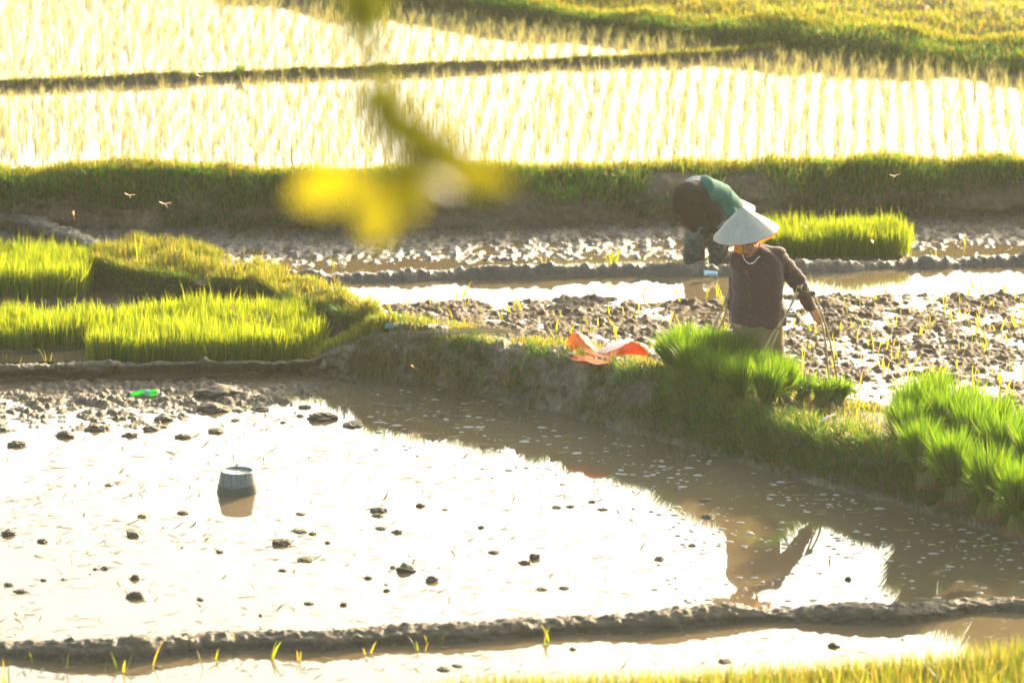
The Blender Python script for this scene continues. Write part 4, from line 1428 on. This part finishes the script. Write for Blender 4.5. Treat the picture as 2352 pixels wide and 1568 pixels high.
# ================================================================== BUCKET
def bucket_material():
    m, t, N, L = new_mat('muddy_bucket')
    p_ = obj_pos(t)
    st = noise(t, 1.0, 5, .6, obj_pos(t, (38, 38, 5)), .4)
    big = noise(t, 7, 4, .6, p_)
    col = ramp(t, st, [(.3, (.045, .065, .055)), (.45, (.10, .12, .10)), (.58, (.16, .165, .135)), (.75, (.23, .20, .145))])
    sep = N('ShaderNodeSeparateXYZ'); L(p_, sep.inputs[0])
    ad = N('ShaderNodeMath'); ad.operation = 'MULTIPLY_ADD'; L(st, ad.inputs[0]); ad.inputs[1].default_value = -.07; L(sep.outputs[2], ad.inputs[2])
    ad2 = N('ShaderNodeMath'); ad2.operation = 'MULTIPLY_ADD'; L(big, ad2.inputs[0]); ad2.inputs[1].default_value = -.03; L(ad.outputs[0], ad2.inputs[2])
    f = ramp(t, ad2.outputs[0], [(0.0, (1, 1, 1)), (.006, (0, 0, 0))])
    mx = N('ShaderNodeMix'); mx.data_type = 'RGBA'; L(f, mx.inputs[0]); L(col, mx.inputs[6]); mx.inputs[7].default_value = (.055, .06, .035, 1)
    d = N('ShaderNodeBsdfPrincipled'); L(mx.outputs[2], d.inputs['Base Color'])
    d.inputs['Roughness'].default_value = .55
    b = N('ShaderNodeBump'); b.inputs['Strength'].default_value = .3; b.inputs['Distance'].default_value = .004
    L(st, b.inputs['Height']); L(b.outputs[0], d.inputs['Normal'])
    o = N('ShaderNodeOutputMaterial'); L(d.outputs[0], o.inputs['Surface'])
    return m


def lathe(name, prof_, n=48, smooth=True):
    bm = bmesh.new()
    ring_loft(bm, [((0, 0, z), r, r, None) for r, z in prof_], True, n)
    return bm_mesh(name, bm, smooth)


bl = G(545.5, 1129, 0)
bk = thing('bucket', bl, 'grey mud-streaked plastic bucket standing upside down in the near water', 'bucket')
obj('wall', lathe('bucket_wall', [(.140, -.06), (.132, -.005), (.131, .0), (.104, .134), (.102, .140), (.099, .1405), (.096, .138), (.095, .131)]), bucket_material(), bk)
M['bucket_base'] = plain('bucket_base', (.27, .265, .235), .35, .5, .25, 30, .15, 60, dirt=((.12, .1, .07), 18, .62))
obj('base', lathe('bucket_base', [(.0955, .122), (.0955, .1285), (.09, .1300), (.02, .1295), (.016, .133), (.008, .1335)]), M['bucket_base'], bk)

# ================================================================== GREEN BOTTLE
def bottle_material():
    m, t, N, L = new_mat('green_plastic')
    g_ = N('ShaderNodeBsdfPrincipled')
    g_.inputs['Base Color'].default_value = (.03, .55, .12, 1); g_.inputs['Roughness'].default_value = .15
    tr = N('ShaderNodeBsdfTranslucent'); tr.inputs['Color'].default_value = (.10, .85, .16, 1)
    tp_ = N('ShaderNodeBsdfTransparent'); tp_.inputs['Color'].default_value = (.25, .85, .30, 1)
    nz = noise(t, 30, 3, .5, obj_pos(t))
    m1 = N('ShaderNodeMixShader'); m1.inputs[0].default_value = .6; L(g_.outputs[0], m1.inputs[1]); L(tr.outputs[0], m1.inputs[2])
    m2 = N('ShaderNodeMixShader'); L(nz, m2.inputs[0]); L(m1.outputs[0], m2.inputs[1]); L(tp_.outputs[0], m2.inputs[2])
    o = N('ShaderNodeOutputMaterial'); L(m2.outputs[0], o.inputs['Surface'])
    return m


bt = thing('bottle', G(327, 911, 0), 'green plastic bottle lying in the mud at the left', 'bottle')
rot = (R(0), R(92), R(8))
q = obj('bottle_body', lathe('bottle_body', [(.006, -.005), (.011, -.004), (.012, .012), (.0125, .02), (.02, .04), (.029, .062), (.031, .08), (.030, .085), (.030, .12), (.031, .125), (.030, .13), (.031, .15), (.029, .158), (.03, .165), (.024, .176), (.014, .172)], 28), bottle_material(), bt)
c_ = obj('cap', lathe('cap', [(.0135, -.024), (.014, -.022), (.014, -.006), (.0135, -.005)], 20), plain('bottle_cap', (.02, .10, .07), .4), bt)
lb_ = obj('bottle_label', lathe('bottle_label', [(.0306, .086), (.0312, .087), (.0312, .118), (.0306, .119)], 28), plain('bottle_label', (.30, .48, .46), .5, .3, .3, 40, 0, 60, .4), bt)
for o in (q, c_, lb_):
    o.rotation_euler = rot; o.location = (-.075, 0, .02); o.scale = (1, 1, 1)

# ================================================================== ORANGE AND WHITE BAGS, RAG, SHARD, PACKET
M['orange_plastic'] = plain('orange_plastic', (.8, .15, .02), .45, .35, .12, 12, .4, 60, .5)
M['white_plastic'] = plain('white_plastic', (.82, .80, .77), .5, .3, .05, 14, .35, 50, .4)
M['rag'] = plain('teal_rag', (.10, .22, .19), .7, .2, .2, 20, .4, 60, .3)
ob = G(1392, 826, .34) + Vector((0, 0, .03))
def ox(px, py, y=0.0):
    y = y - max(0.0, py - 822) * .0095            # the lower front of the bag slumps towards the dike edge
    return [(px - 1392) / 347, y, (826 - py) / 337 - y * .24]



t = thing('plastic_bag', ob, 'crumpled orange plastic bag lying open on the dike', 'bag')
ctrl = np.array([[ox(1302, 818, .10), ox(1302, 795, .12), ox(1310, 780, .16), ox(1325, 771, .2), ox(1345, 780, .24)],
                 [ox(1304, 830, .02), ox(1318, 812, .07), ox(1330, 797, .12), ox(1345, 790, .17), ox(1358, 795, .22)],
                 [ox(1318, 838, -.03), ox(1334, 822, .0), ox(1348, 812, .06), ox(1360, 805, .12), ox(1372, 808, .16)],
                 [ox(1345, 840, -.05), ox(1358, 826, -.03), ox(1370, 820, .03), ox(1380, 818, .08), ox(1388, 818, .1)],
                 [ox(1372, 846, -.06), ox(1382, 832, -.05), ox(1392, 828, .0), ox(1398, 824, .05), ox(1402, 824, .07)]])
obj('torn_side', patch('bag_side', ctrl, 70, 70, .010, 11, 7), M['orange_plastic'], t)
ctrl = np.array([[ox(1340, 838, -.08), ox(1362, 846, -.10), ox(1386, 846, -.09), ox(1404, 838, -.07), ox(1420, 828, -.04)],
                 [ox(1345, 826, -.03), ox(1366, 830, -.05), ox(1388, 832, -.04), ox(1406, 825, -.02), ox(1424, 818, .0)],
                 [ox(1355, 820, .03), ox(1372, 822, .02), ox(1392, 822, .02), ox(1410, 816, .03), ox(1428, 810, .05)]])
obj('bag_front', patch('bag_front', ctrl, 40, 60, .010, 13, 8), M['orange_plastic'], t)
ctrl = np.array([[ox(1398, 838, -.06), ox(1425, 824, -.05), ox(1452, 824, -.05), ox(1472, 826, -.04), ox(1487, 826, -.02)],
                 [ox(1402, 830, -.03), ox(1428, 812, -.05), ox(1455, 805, -.07), ox(1476, 808, -.07), ox(1490, 818, -.02)],
                 [ox(1405, 822, .02), ox(1430, 804, -.01), ox(1455, 794, -.02), ox(1474, 798, -.02), ox(1488, 806, .02)],
                 [ox(1410, 822, .08), ox(1435, 812, .08), ox(1458, 803, .07), ox(1472, 806, .07), ox(1482, 812, .08)],
                 [ox(1420, 828, .08), ox(1440, 824, .06), ox(1458, 820, .04), ox(1470, 820, .04), ox(1480, 822, .05)]])
obj('bag_fold', patch('bag_fold', ctrl, 60, 70, .009, 14, 9), M['orange_plastic'], t)

wb = G(1410, 816, .36) + Vector((0, 0, .02))
t = thing('plastic_bag', wb, 'white knotted plastic bag resting on the orange bag', 'bag')
bm = bmesh.new()
vx = lambda px, py, y=0.0: Vector(((px - 1410) / 347, y, (816 - py) / 337 - y * .24))
chain(bm, [vx(1372, 819, .0), vx(1388, 812, .02), vx(1410, 805, .03), vx(1432, 802, .03), vx(1443, 800, .04)], [.012, .028, .036, .034, .014], 18)
obj('sack', remeshed('white_sack', bm, .006, 4, lambda c: ridged(c[:, 0] * 16, c[:, 2] * 16 + c[:, 1] * 10, seed=231, o=3) * .005), M['white_plastic'], t)
ctrl = np.array([[list(vx(1441, 802, .03)), list(vx(1444, 799, .02)), list(vx(1447, 801, .04))],
                 [list(vx(1436, 792, .02)), list(vx(1446, 791, .0)), list(vx(1454, 794, .04))],
                 [list(vx(1434, 786, .03)), list(vx(1445, 782, .0)), list(vx(1460, 788, .05))]])
obj('knot_tail', patch('knot_tail', ctrl, 30, 30, .012, 30, 10), M['white_plastic'], t)

rg = G(918, 752, .345)
vx = lambda px, py, y=0.0: [(px - 918) / 343, y, (752 - py) / 333 - y * .24]
ctrl = np.array([[vx(886, 756, -.05), vx(905, 754, -.06), vx(925, 750, -.05), vx(945, 748, -.04), vx(975, 747, -.03)],
                 [vx(884, 748, .0), vx(903, 741, .0), vx(924, 744, .0), vx(948, 743, .0), vx(972, 745, .0)],
                 [vx(892, 746, .08), vx(908, 743, .08), vx(926, 745, .08), vx(948, 744, .08), vx(970, 745, .08)]])
o = obj('rag', patch('rag', ctrl, 40, 80, .012, 14, 11), M['rag'], None, 'pale teal rag lying on the crest of the dike near its left end', 'rag')
o.location = rg

sh = G(1887, 972, .285)
vx = lambda px, py, y=0.0: [(px - 1887) / 350, y, (972 - py) / 340 - y * .24]
ctrl = np.array([[vx(1850, 978, -.02), vx(1868, 976, -.03), vx(1890, 968, -.02), vx(1908, 957, 0), vx(1920, 953, .02)],
                 [vx(1852, 975, .02), vx(1870, 970, .02), vx(1890, 962, .03), vx(1907, 955, .04), vx(1918, 951, .05)],
                 [vx(1860, 978, .06), vx(1876, 975, .07), vx(1894, 967, .08), vx(1910, 958, .09), vx(1920, 954, .09)]])
o = obj('plastic_shard', patch('plastic_shard', ctrl, 24, 40, .003, 30, 12), M['white_plastic'], None, 'curved white plastic shard lying in the dike grass', 'litter')
o.location = sh
so = o.modifiers.new('s', 'SOLIDIFY'); so.thickness = .003

pk = G(1632, 628, ZF + .04)
bm = bmesh.new()
bmesh.ops.create_grid(bm, x_segments=10, y_segments=6, size=.5)
for v in bm.verts:
    v.co = Vector((v.co.x * .10, v.co.y * .05, .022 * (1 - (2 * v.co.y) ** 2) + .006 * math.sin(v.co.x * 60) + .004 * math.cos(v.co.y * 90)))
bmesh.ops.solidify(bm, geom=bm.faces, thickness=.006)
def packet_material():
    m, t, N, L = new_mat('packet_print')
    n1 = noise(t, 9, 2, .5, obj_pos(t))
    col = ramp(t, n1, [(.42, (.55, .62, .6)), (.5, (.6, .66, .64)), (.56, (.10, .32, .55)), (.66, (.35, .6, .5))])
    d = N('ShaderNodeBsdfPrincipled'); L(col, d.inputs['Base Color']); d.inputs['Roughness'].default_value = .4
    o = N('ShaderNodeOutputMaterial'); L(d.outputs[0], o.inputs['Surface'])
    return m
o = obj('packet', bm_mesh('packet', bm, True), packet_material(), None, 'small white and blue packet on the mud ridge below the bent person', 'litter')
o.location = pk; o.rotation_euler = (R(25), 0, R(4))

# straw heap on the dike crest
n = 130
c0 = np.array([list(G(1098, 768, .375))])
a = rng.normal(0, .35, n)
mid = c0 + np.stack([rng.normal(0, .16, n), rng.normal(0, .05, n), np.abs(rng.normal(0, .012, n)) + .008], 1)
dv = np.stack([np.cos(a), np.sin(a) * .6, rng.normal(0, .10, n)], 1) * rng.uniform(.05, .14, n)[:, None]
me = blade_mesh('dry_straw', mid - dv, mid + np.array([0, 0, .012]), mid + dv, .005, np.stack([-np.sin(a), np.cos(a), np.full(n, .4)], 1), rng.uniform(.5, 1, n), 3)
obj('dry_straw', me, M['straw'], None, 'flattened dry straw on the dike crest left of the orange bag', 'straw', kind='stuff')

# ================================================================== MUD CLODS IN THE NEAR WATER
def clod_mesh(i):
    bm = bmesh.new()
    bmesh.ops.create_icosphere(bm, subdivisions=4, radius=1)
    co = np.array([list(v.co) for v in bm.verts])
    d = 1 + .34 * fbm(co[:, 0] * 1.7 + i * 9, co[:, 1] * 1.7, co[:, 2] * 1.7, seed=241 + i, o=5, g=.68)
    for v, k_ in zip(bm.verts, d): v.co *= k_
    me = bm_mesh('mud_clod', bm, True)
    me.materials.append(M['mud_wet'])
    return me


cv = [clod_mesh(i) for i in range(8)]
big = {(500, 905): 'largest mud clod in the near water, just right of the green bottle', (740, 960): 'broad mud clod alone in bright water near the dike foot', (648, 1247): 'round yellow topped clod in bright water right of the bucket reflection',
       (311, 1370): 'round dark clod directly below its taller neighbour at the lower left', (310, 1327): 'taller clod directly above a round dark clod at the lower left', (930, 1308): 'long dark clod with a small lump left of it, below the picture middle',
       (992, 1332): 'round dark clod right of the long dark clod', (1228, 1280): 'upright clod leaning on a flat lump in the middle of the near water', (20, 1225): 'clod cut by the left edge of the picture'}
clods = [(20, 1225, .05, .7), (98, 1243, .032, .5), (305, 1228, .05, .45), (310, 1327, .035, 1.0), (311, 1370, .045, .75), (648, 1247, .056, .6), (690, 1220, .05, .25), (718, 1225, .03, .4), (875, 1213, .03, .4), (913, 1222, .036, .4),
         (965, 1161, .035, .5), (870, 1172, .045, .5), (868, 1184, .035, .3), (1105, 1211, .022, .5), (1135, 1268, .034, .3), (1228, 1280, .04, .8), (1206, 1292, .04, .4), (930, 1308, .062, .5), (902, 1303, .02, .6), (992, 1332, .04, .7), (845, 1327, .026, .5),
         (888, 1356, .02, .7), (887, 1342, .014, .5), (700, 1285, .05, .25), (650, 1309, .026, .4), (753, 1246, .018, .8), (505, 1267, .028, .4), (240, 1305, .022, .8), (218, 1307, .012, .8), (420, 1177, .04, .35), (326, 1186, .03, .4),
         (250, 1114, .025, .4), (1023, 1170, .02, .3), (1245, 1352, .04, .2), (1296, 1350, .032, .3), (1515, 1283, .03, .5), (1590, 1252, .02, .6), (1948, 1330, .024, .7), (1310, 1163, .025, .3), (1360, 1152, .018, .7), (690, 1180, .03, .2),
         (710, 1385, .03, .3), (790, 1388, .022, .7), (460, 1375, .028, .5), (146, 1330, .016, .5), (100, 1332, .022, .4), (50, 1357, .046, .25), (20, 1342, .03, .4), (598, 1413, .014, .8), (1628, 1186, .05, .3), (1622, 1148, .045, .25),
         (1278, 1165, .03, .25), (1385, 1170, .03, .2), (1915, 1482, .035, .6), (1665, 1517, .05, .25), (1020, 1536, .05, .3), (1050, 1528, .03, .3), (1315, 1490, .02, .6), (363, 1532, .02, .4), (540, 1500, .016, .6), (1420, 1378, .0, 0),
         (38, 1021, .055, .5), (740, 960, .085, .5), (812, 975, .08, .2), (690, 955, .03, .4), (495, 990, .06, .3), (420, 1003, .05, .4), (375, 963, .06, .5), (345, 985, .05, .5), (500, 905, .12, .55), (565, 912, .09, .45), (485, 938, .1, .4), (600, 940, .05, .3),
         (700, 935, .04, .4), (455, 940, .04, .5), (300, 1000, .05, .4), (220, 985, .07, .4), (150, 1000, .06, .5), (540, 965, .03, .4), (650, 970, .02, .5), (1020, 955, .04, .4), (1055, 958, .035, .4), (980, 948, .03, .4), (930, 935, .05, .4), (1120, 950, .04, .3), (870, 930, .04, .3)]
for x, y, r_, k_ in clods:
    if r_ <= 0: continue
    o = obj('mud_clod', random.choice(cv), None, None, big.get((x, y), 'small dark mud clod standing out of the near flooded paddy'), 'mud clod', 'mud clods in the near flooded paddy')
    f_ = min(.9, k_ + .08)
    r_ *= .85 if y < 1030 else .82
    o.location = G(x, y, r_ * k_ * .15); o.scale = (r_ * random.uniform(.85, 1.25), r_ * random.uniform(.8, 1.4), r_ * f_ * random.uniform(.8, 1.05)); o.rotation_euler = (0, 0, random.uniform(0, 6.28))

# ================================================================== FLOATING STRAW, LEAVES AND PAINTED FOAM GLINTS
def floats(name, n, mat, region, ln, wd, label, kindcat, curl=.01):
    q = region(n)
    a = rng.normal(0.1, .8, len(q))
    l = ln * rng.uniform(.35, 1.3, len(q)) ** 1.3
    d = np.stack([np.cos(a), np.sin(a), np.zeros(len(q))], 1) * l[:, None] * .5
    c_ = np.stack([q[:, 0], q[:, 1], np.full(len(q), .003)], 1)
    lift = np.where(rng.uniform(0, 1, len(q)) < .14, rng.uniform(.01, .05, len(q)), rng.uniform(0, .004, len(q)))
    up_ = np.stack([np.zeros(len(q)), np.zeros(len(q)), lift], 1)
    bend = np.stack([-np.sin(a), np.cos(a), np.full(len(q), .25)], 1) * (l * rng.normal(0, .12, len(q)))[:, None]
    bend[:, 2] = np.abs(bend[:, 2]) * .5
    me = blade_mesh(name, c_ - d, c_ + bend, c_ + d + up_, wd * rng.uniform(.5, 1.4, len(q)), np.stack([-np.sin(a), np.cos(a), np.full(len(q), .15)], 1), rng.uniform(0, 1, len(q)), 3)
    return obj(name, me, M[mat], None, label, kindcat, kind='stuff')


def near_region(n):
    out = []
    while len(out) < n:
        px = random.uniform(-150, 2450); py = random.uniform(900, 1560)
        top = np.interp(px, [-150, 300, 700, 1000, 1250, 1520, 1900, 2352], [1000, 990, 940, 900, 955, 1020, 1130, 1250])
        if py < top: continue
        dn = .25 + .75 * math.exp(-((px - 350) / 700) ** 2) + .8 * math.exp(-((py - top) / 60) ** 2) * (px > 900)
        if vn(np.array([px / 170.]), np.array([py / 40.]), seed=260)[0] * .5 + .5 + random.uniform(-.3, .3) < .35: continue
        if random.random() > dn: continue
        g_ = G(px, py, 0); out.append((g_.x, g_.y))
    return np.array(out)


floats('floating_straw', 1400, 'straw', near_region, .10, .0095, 'yellow straw and leaf scraps floating on the near water', 'straw')
floats('floating_leaves', 160, 'bed', near_region, .11, .012, 'green leaf scraps floating on the near water', 'leaf scraps')


def glint_region(n):
    out = []
    while len(out) < n:
        px = random.uniform(850, 2450); py = random.uniform(880, 1420)
        top = np.interp(px, [850, 1000, 1250, 1520, 1900, 2352, 2450], [885, 892, 952, 1020, 1128, 1250, 1275])
        if py < top: continue
        band = math.exp(-((py - top - 60) / 75) ** 2) + (.8 if px > 1500 else 0)
        if px > 1980 : band *= .7
        if vn(np.array([px / 90.]), np.array([py / 22.]), seed=270)[0] + random.uniform(-.5, .5) < .0: continue
        if random.random() > band: continue
        g_ = G(px, py, 0); out.append((g_.x, g_.y, px))
    return out


V, F = [], []
for x, y, _ in glint_region(520):
    r_ = random.uniform(.004, .016) * random.choice((.6, .8, 1, 1, 1.3))
    b = len(V); kx = random.uniform(.9, 2.4)
    for i in range(7):
        a = 6.2832 * i / 7; V.append((x + math.cos(a) * r_ * kx, y + math.sin(a) * r_, .001))
    for i in range(7):
        a = 6.2832 * i / 7; V.append((x + math.cos(a) * r_ * .6 * kx, y + math.sin(a) * r_ * .6, .001 + r_ * .32))
    V.append((x, y, .001 + r_ * .42))
    for i in range(7):
        j = (i + 1) % 7
        F.append((b + i, b + j, b + 7 + j)); F.append((b + i, b + 7 + j, b + 7 + i)); F.append((b + 7 + i, b + 7 + j, b + 14))
M['foam_glints'] = plain('foam_glints', (.36, .33, .26), .5, .2, .2, 30)  # pale colour stands in for bright sky mirrored by bubbles and wavelets
obj('foam_glints', np_mesh('foam_glints', V, None, F), M['foam_glints'], None, 'pale bubble flecks coloured as sky glints on the near water beside the dike', 'foam_glints', kind='stuff')


# ================================================================== DRAGONFLIES
M['df_body'] = plain('dragonfly_body', (.34, .16, .05), .4, .4)
M['df_wing'] = plain('dragonfly_wing', (.62, .42, .22), .3, .5, .1, 60, 0, 60, .6)


def dragonfly_meshes():
    bm = bmesh.new()
    ellipsoid(bm, (0, .014, 0), (.0042, .004, .004), None, 10)
    ellipsoid(bm, (0, .004, .001), (.0045, .008, .0052), None, 10)
    tube(bm, [(0, -.002, .001), (0, -.02, .001), (0, -.038, -.001)], [.003, .002, .0022, .0012], 8, 4)
    body_ = bm_mesh('body', bm, True); body_.materials.append(M['df_body'])
    wings = []
    for y0, ln in ((.006, .036), (.0, .034)):
        bm = bmesh.new()
        outl = [(0, 0), (.3, .16), (.7, .2), (.95, .15), (1, .05), (.95, -.05), (.6, -.12), (.25, -.08)]
        vs = [bm.verts.new((x * ln, y0 + y * .05 , .003 + .0015 * math.sin(x * 3))) for x, y in outl]
        f = bm.faces.new(vs)
        bmesh.ops.solidify(bm, geom=[f], thickness=.0004)
        me = bm_mesh('wing', bm); me.materials.append(M['df_wing']); wings.append(me)
    return body_, wings


dfb, dfw = dragonfly_meshes()
flies = [(167, 492, 36.6, 95, 70, 0, 1.0, 'dragonfly with wings spread up and down at the far left over the dark dike'), (298, 450, 37, 10, 10, 12, 1.0, 'upper dragonfly of the three flying at the left'), (380, 470, 36.5, 20, 14, 8, 1.15, 'largest dragonfly at the left, wings level'),
         (2055, 405, 37, -15, 5, -5, .95, 'dragonfly alone at the upper right before the far dike'), (2001, 554, 37.5, 60, 40, 30, .8, 'dragonfly hovering before the rectangular seedbed'), (948, 843, 36.5, 80, 20, 25, .8, 'dragonfly just above the mud face left end of the dike'),
         (533, 707, 36, 75, 10, 5, .8, 'dragonfly low over the wide front seedbed'), (458, 176, 38, 20, 15, 25, .8, 'dragonfly near the narrow upper bund'), (725, 227, 38, 15, 15, 20, .7, 'faint reddish dragonfly over the bright upper paddy'), (530, 67, 38, 10, 10, 5, .7, 'faint reddish dragonfly near the top of the picture'),
         (1714, 625, 36.9, 60, 20, 10, .3, 'tiny insect in front of the maroon shirt')]
for x, y, dep, rz, rx, ry, s, lb in flies:
    t = thing('dragonfly', D3(x, y, dep), lb, 'dragonfly', 'dragonflies in the air', 0, s * 1.05)
    t.rotation_euler = (R(rx), R(ry), R(rz))
    obj('body', dfb, None, t)
    for me in dfw:
        for sd in (1, -1):
            o = obj('wing', me, None, t)
            if sd < 0: o.rotation_euler = (0, R(180), 0); o.location = (0, 0, .006)
            o.rotation_euler = (0, R(-14) if sd > 0 else R(194), 0)


# ================================================================== LEAFY BRANCH HANGING CLOSE TO THE CAMERA
M['bark'] = plain('twig_bark', (.16, .14, .04), .8, .2, .3, 30, .5, 80)
DL = 9.4
o0 = D3(830, -60, DL)
br = thing('leafy_branch', o0, 'out of focus yellow green leafy twig hanging down before the upper paddies', 'branch')
lp = lambda x, y, d=0.0: D3(x, y, DL + d) - o0
bm = bmesh.new()
tube(bm, [lp(790, -900), lp(815, -400, .05), lp(830, 0), lp(838, 130, -.03), lp(880, 260), lp(915, 350), lp(880, 400)], [.012, .008, .0045, .003, .0025, .002], 8, 8)
tube(bm, [lp(915, 350), lp(960, 385, .02), lp(1010, 400, .02)], [.002, .0015], 6, 6)
obj('twig', bm_mesh('twig', bm, True), M['bark'], br)


def leaf(base, tip, width, up, tint):
    b, t_ = Vector(base), Vector(tip)
    d = t_ - b; ln = d.length; d.normalize()
    up = Vector(up); s_ = d.cross(up).normalized(); up = s_.cross(d).normalized()
    pr = [(0, .02), (.12, .35), (.3, .85), (.48, 1), (.68, .82), (.86, .42), (1, .01)]
    P = np.zeros((len(pr), 5, 3))
    for i, (f, w_) in enumerate(pr):
        for j, k_ in enumerate((-1, -.5, 0, .5, 1)):
            P[i, j] = b + d * (f * ln) + s_ * (k_ * w_ * width * .5) + up * (abs(k_) * w_ * width * .16 - .18 * ln * f * f)
    me = grid_mesh('leaf', np.swapaxes(catmull(np.swapaxes(catmull(P, 18), 0, 1), 9), 0, 1), attrs=None)
    at = me.attributes.new('tint', 'FLOAT', 'POINT'); at.data.foreach_set('value', np.full(len(me.vertices), tint, np.float32))
    obj('leaf', me, M['leaf'], br)


for a_, b_, wd_, up_, tn_ in [
        ((850, 405), (655, 455, .02), .078, (.1, -.9, .3), .9), ((870, 405), (862, 565, -.02), .080, (.1, -.9, .2), .8), ((890, 400), (965, 505, .02), .065, (.3, -.9, .2), .6),
        ((1005, 398), (1195, 418, .02), .062, (.0, -.8, .5), .9), ((960, 385), (1060, 425, .03), .055, (.0, -.5, .8), .5), ((905, 340), (1000, 262, .03), .085, (.1, -.8, .5), .25),
        ((905, 335), (1085, 330, -.03), .07, (.0, -.6, .7), .3), ((880, 250), (795, 205, .03), .07, (.1, -.7, .6), .15), ((850, 190), (945, 265, .03), .07, (.2, -.7, .5), .2),
        ((832, -30), (836, 110, -.03), .085, (.4, -.8, .2), .0), ((828, -50), (790, 50, .03), .07, (.3, -.9, .2), .0), ((828, -60), (880, 45, .03), .07, (.3, -.9, .2), .05),
        ((845, 150), (900, 120, .03), .04, (.2, -.7, .5), .2), ((900, 320), (845, 300, .03), .06, (.2, -.7, .5), .2), ((930, 375), (1120, 360, .02), .05, (.0, -.5, .8), .4),
        ((880, 395), (985, 440, -.02), .075, (.2, -.9, .3), .5), ((985, 300), (940, 400, .02), .06, (.2, -.9, .3), .3), ((860, 215), (905, 330, -.02), .07, (.5, -.8, .2), .15), ((824, -160), (960, -80, .03), .06, (.3, -.7, .5), .3), ((818, -300), (690, -180, .03), .06, (.3, -.7, .5), .5), ((818, -300), (950, -220, .03), .06, (.3, -.7, .5), .5)]:
    leaf(lp(*a_), lp(*b_), wd_, up_, tn_)


# ================================================================== HAZE
bm = bmesh.new()
bmesh.ops.create_cube(bm, size=1)
for v in bm.verts: v.co = Vector((v.co.x * 8400, v.co.y * 8400 + 3000, -1.6 if v.co.z < 0 else 10.6))
hm, t_, N_, L_ = new_mat('haze')
pv = N_('ShaderNodeVolumePrincipled')
pv.inputs['Color'].default_value = (1.0, .99, .82, 1)
pv.inputs['Density'].default_value = .00035
pv.inputs['Anisotropy'].default_value = .45
ho = N_('ShaderNodeOutputMaterial'); L_(pv.outputs[0], ho.inputs['Volume'])
obj('haze', bm_mesh('haze', bm), hm, None, 'thin warm evening haze over the paddies', 'haze', kind='stuff')
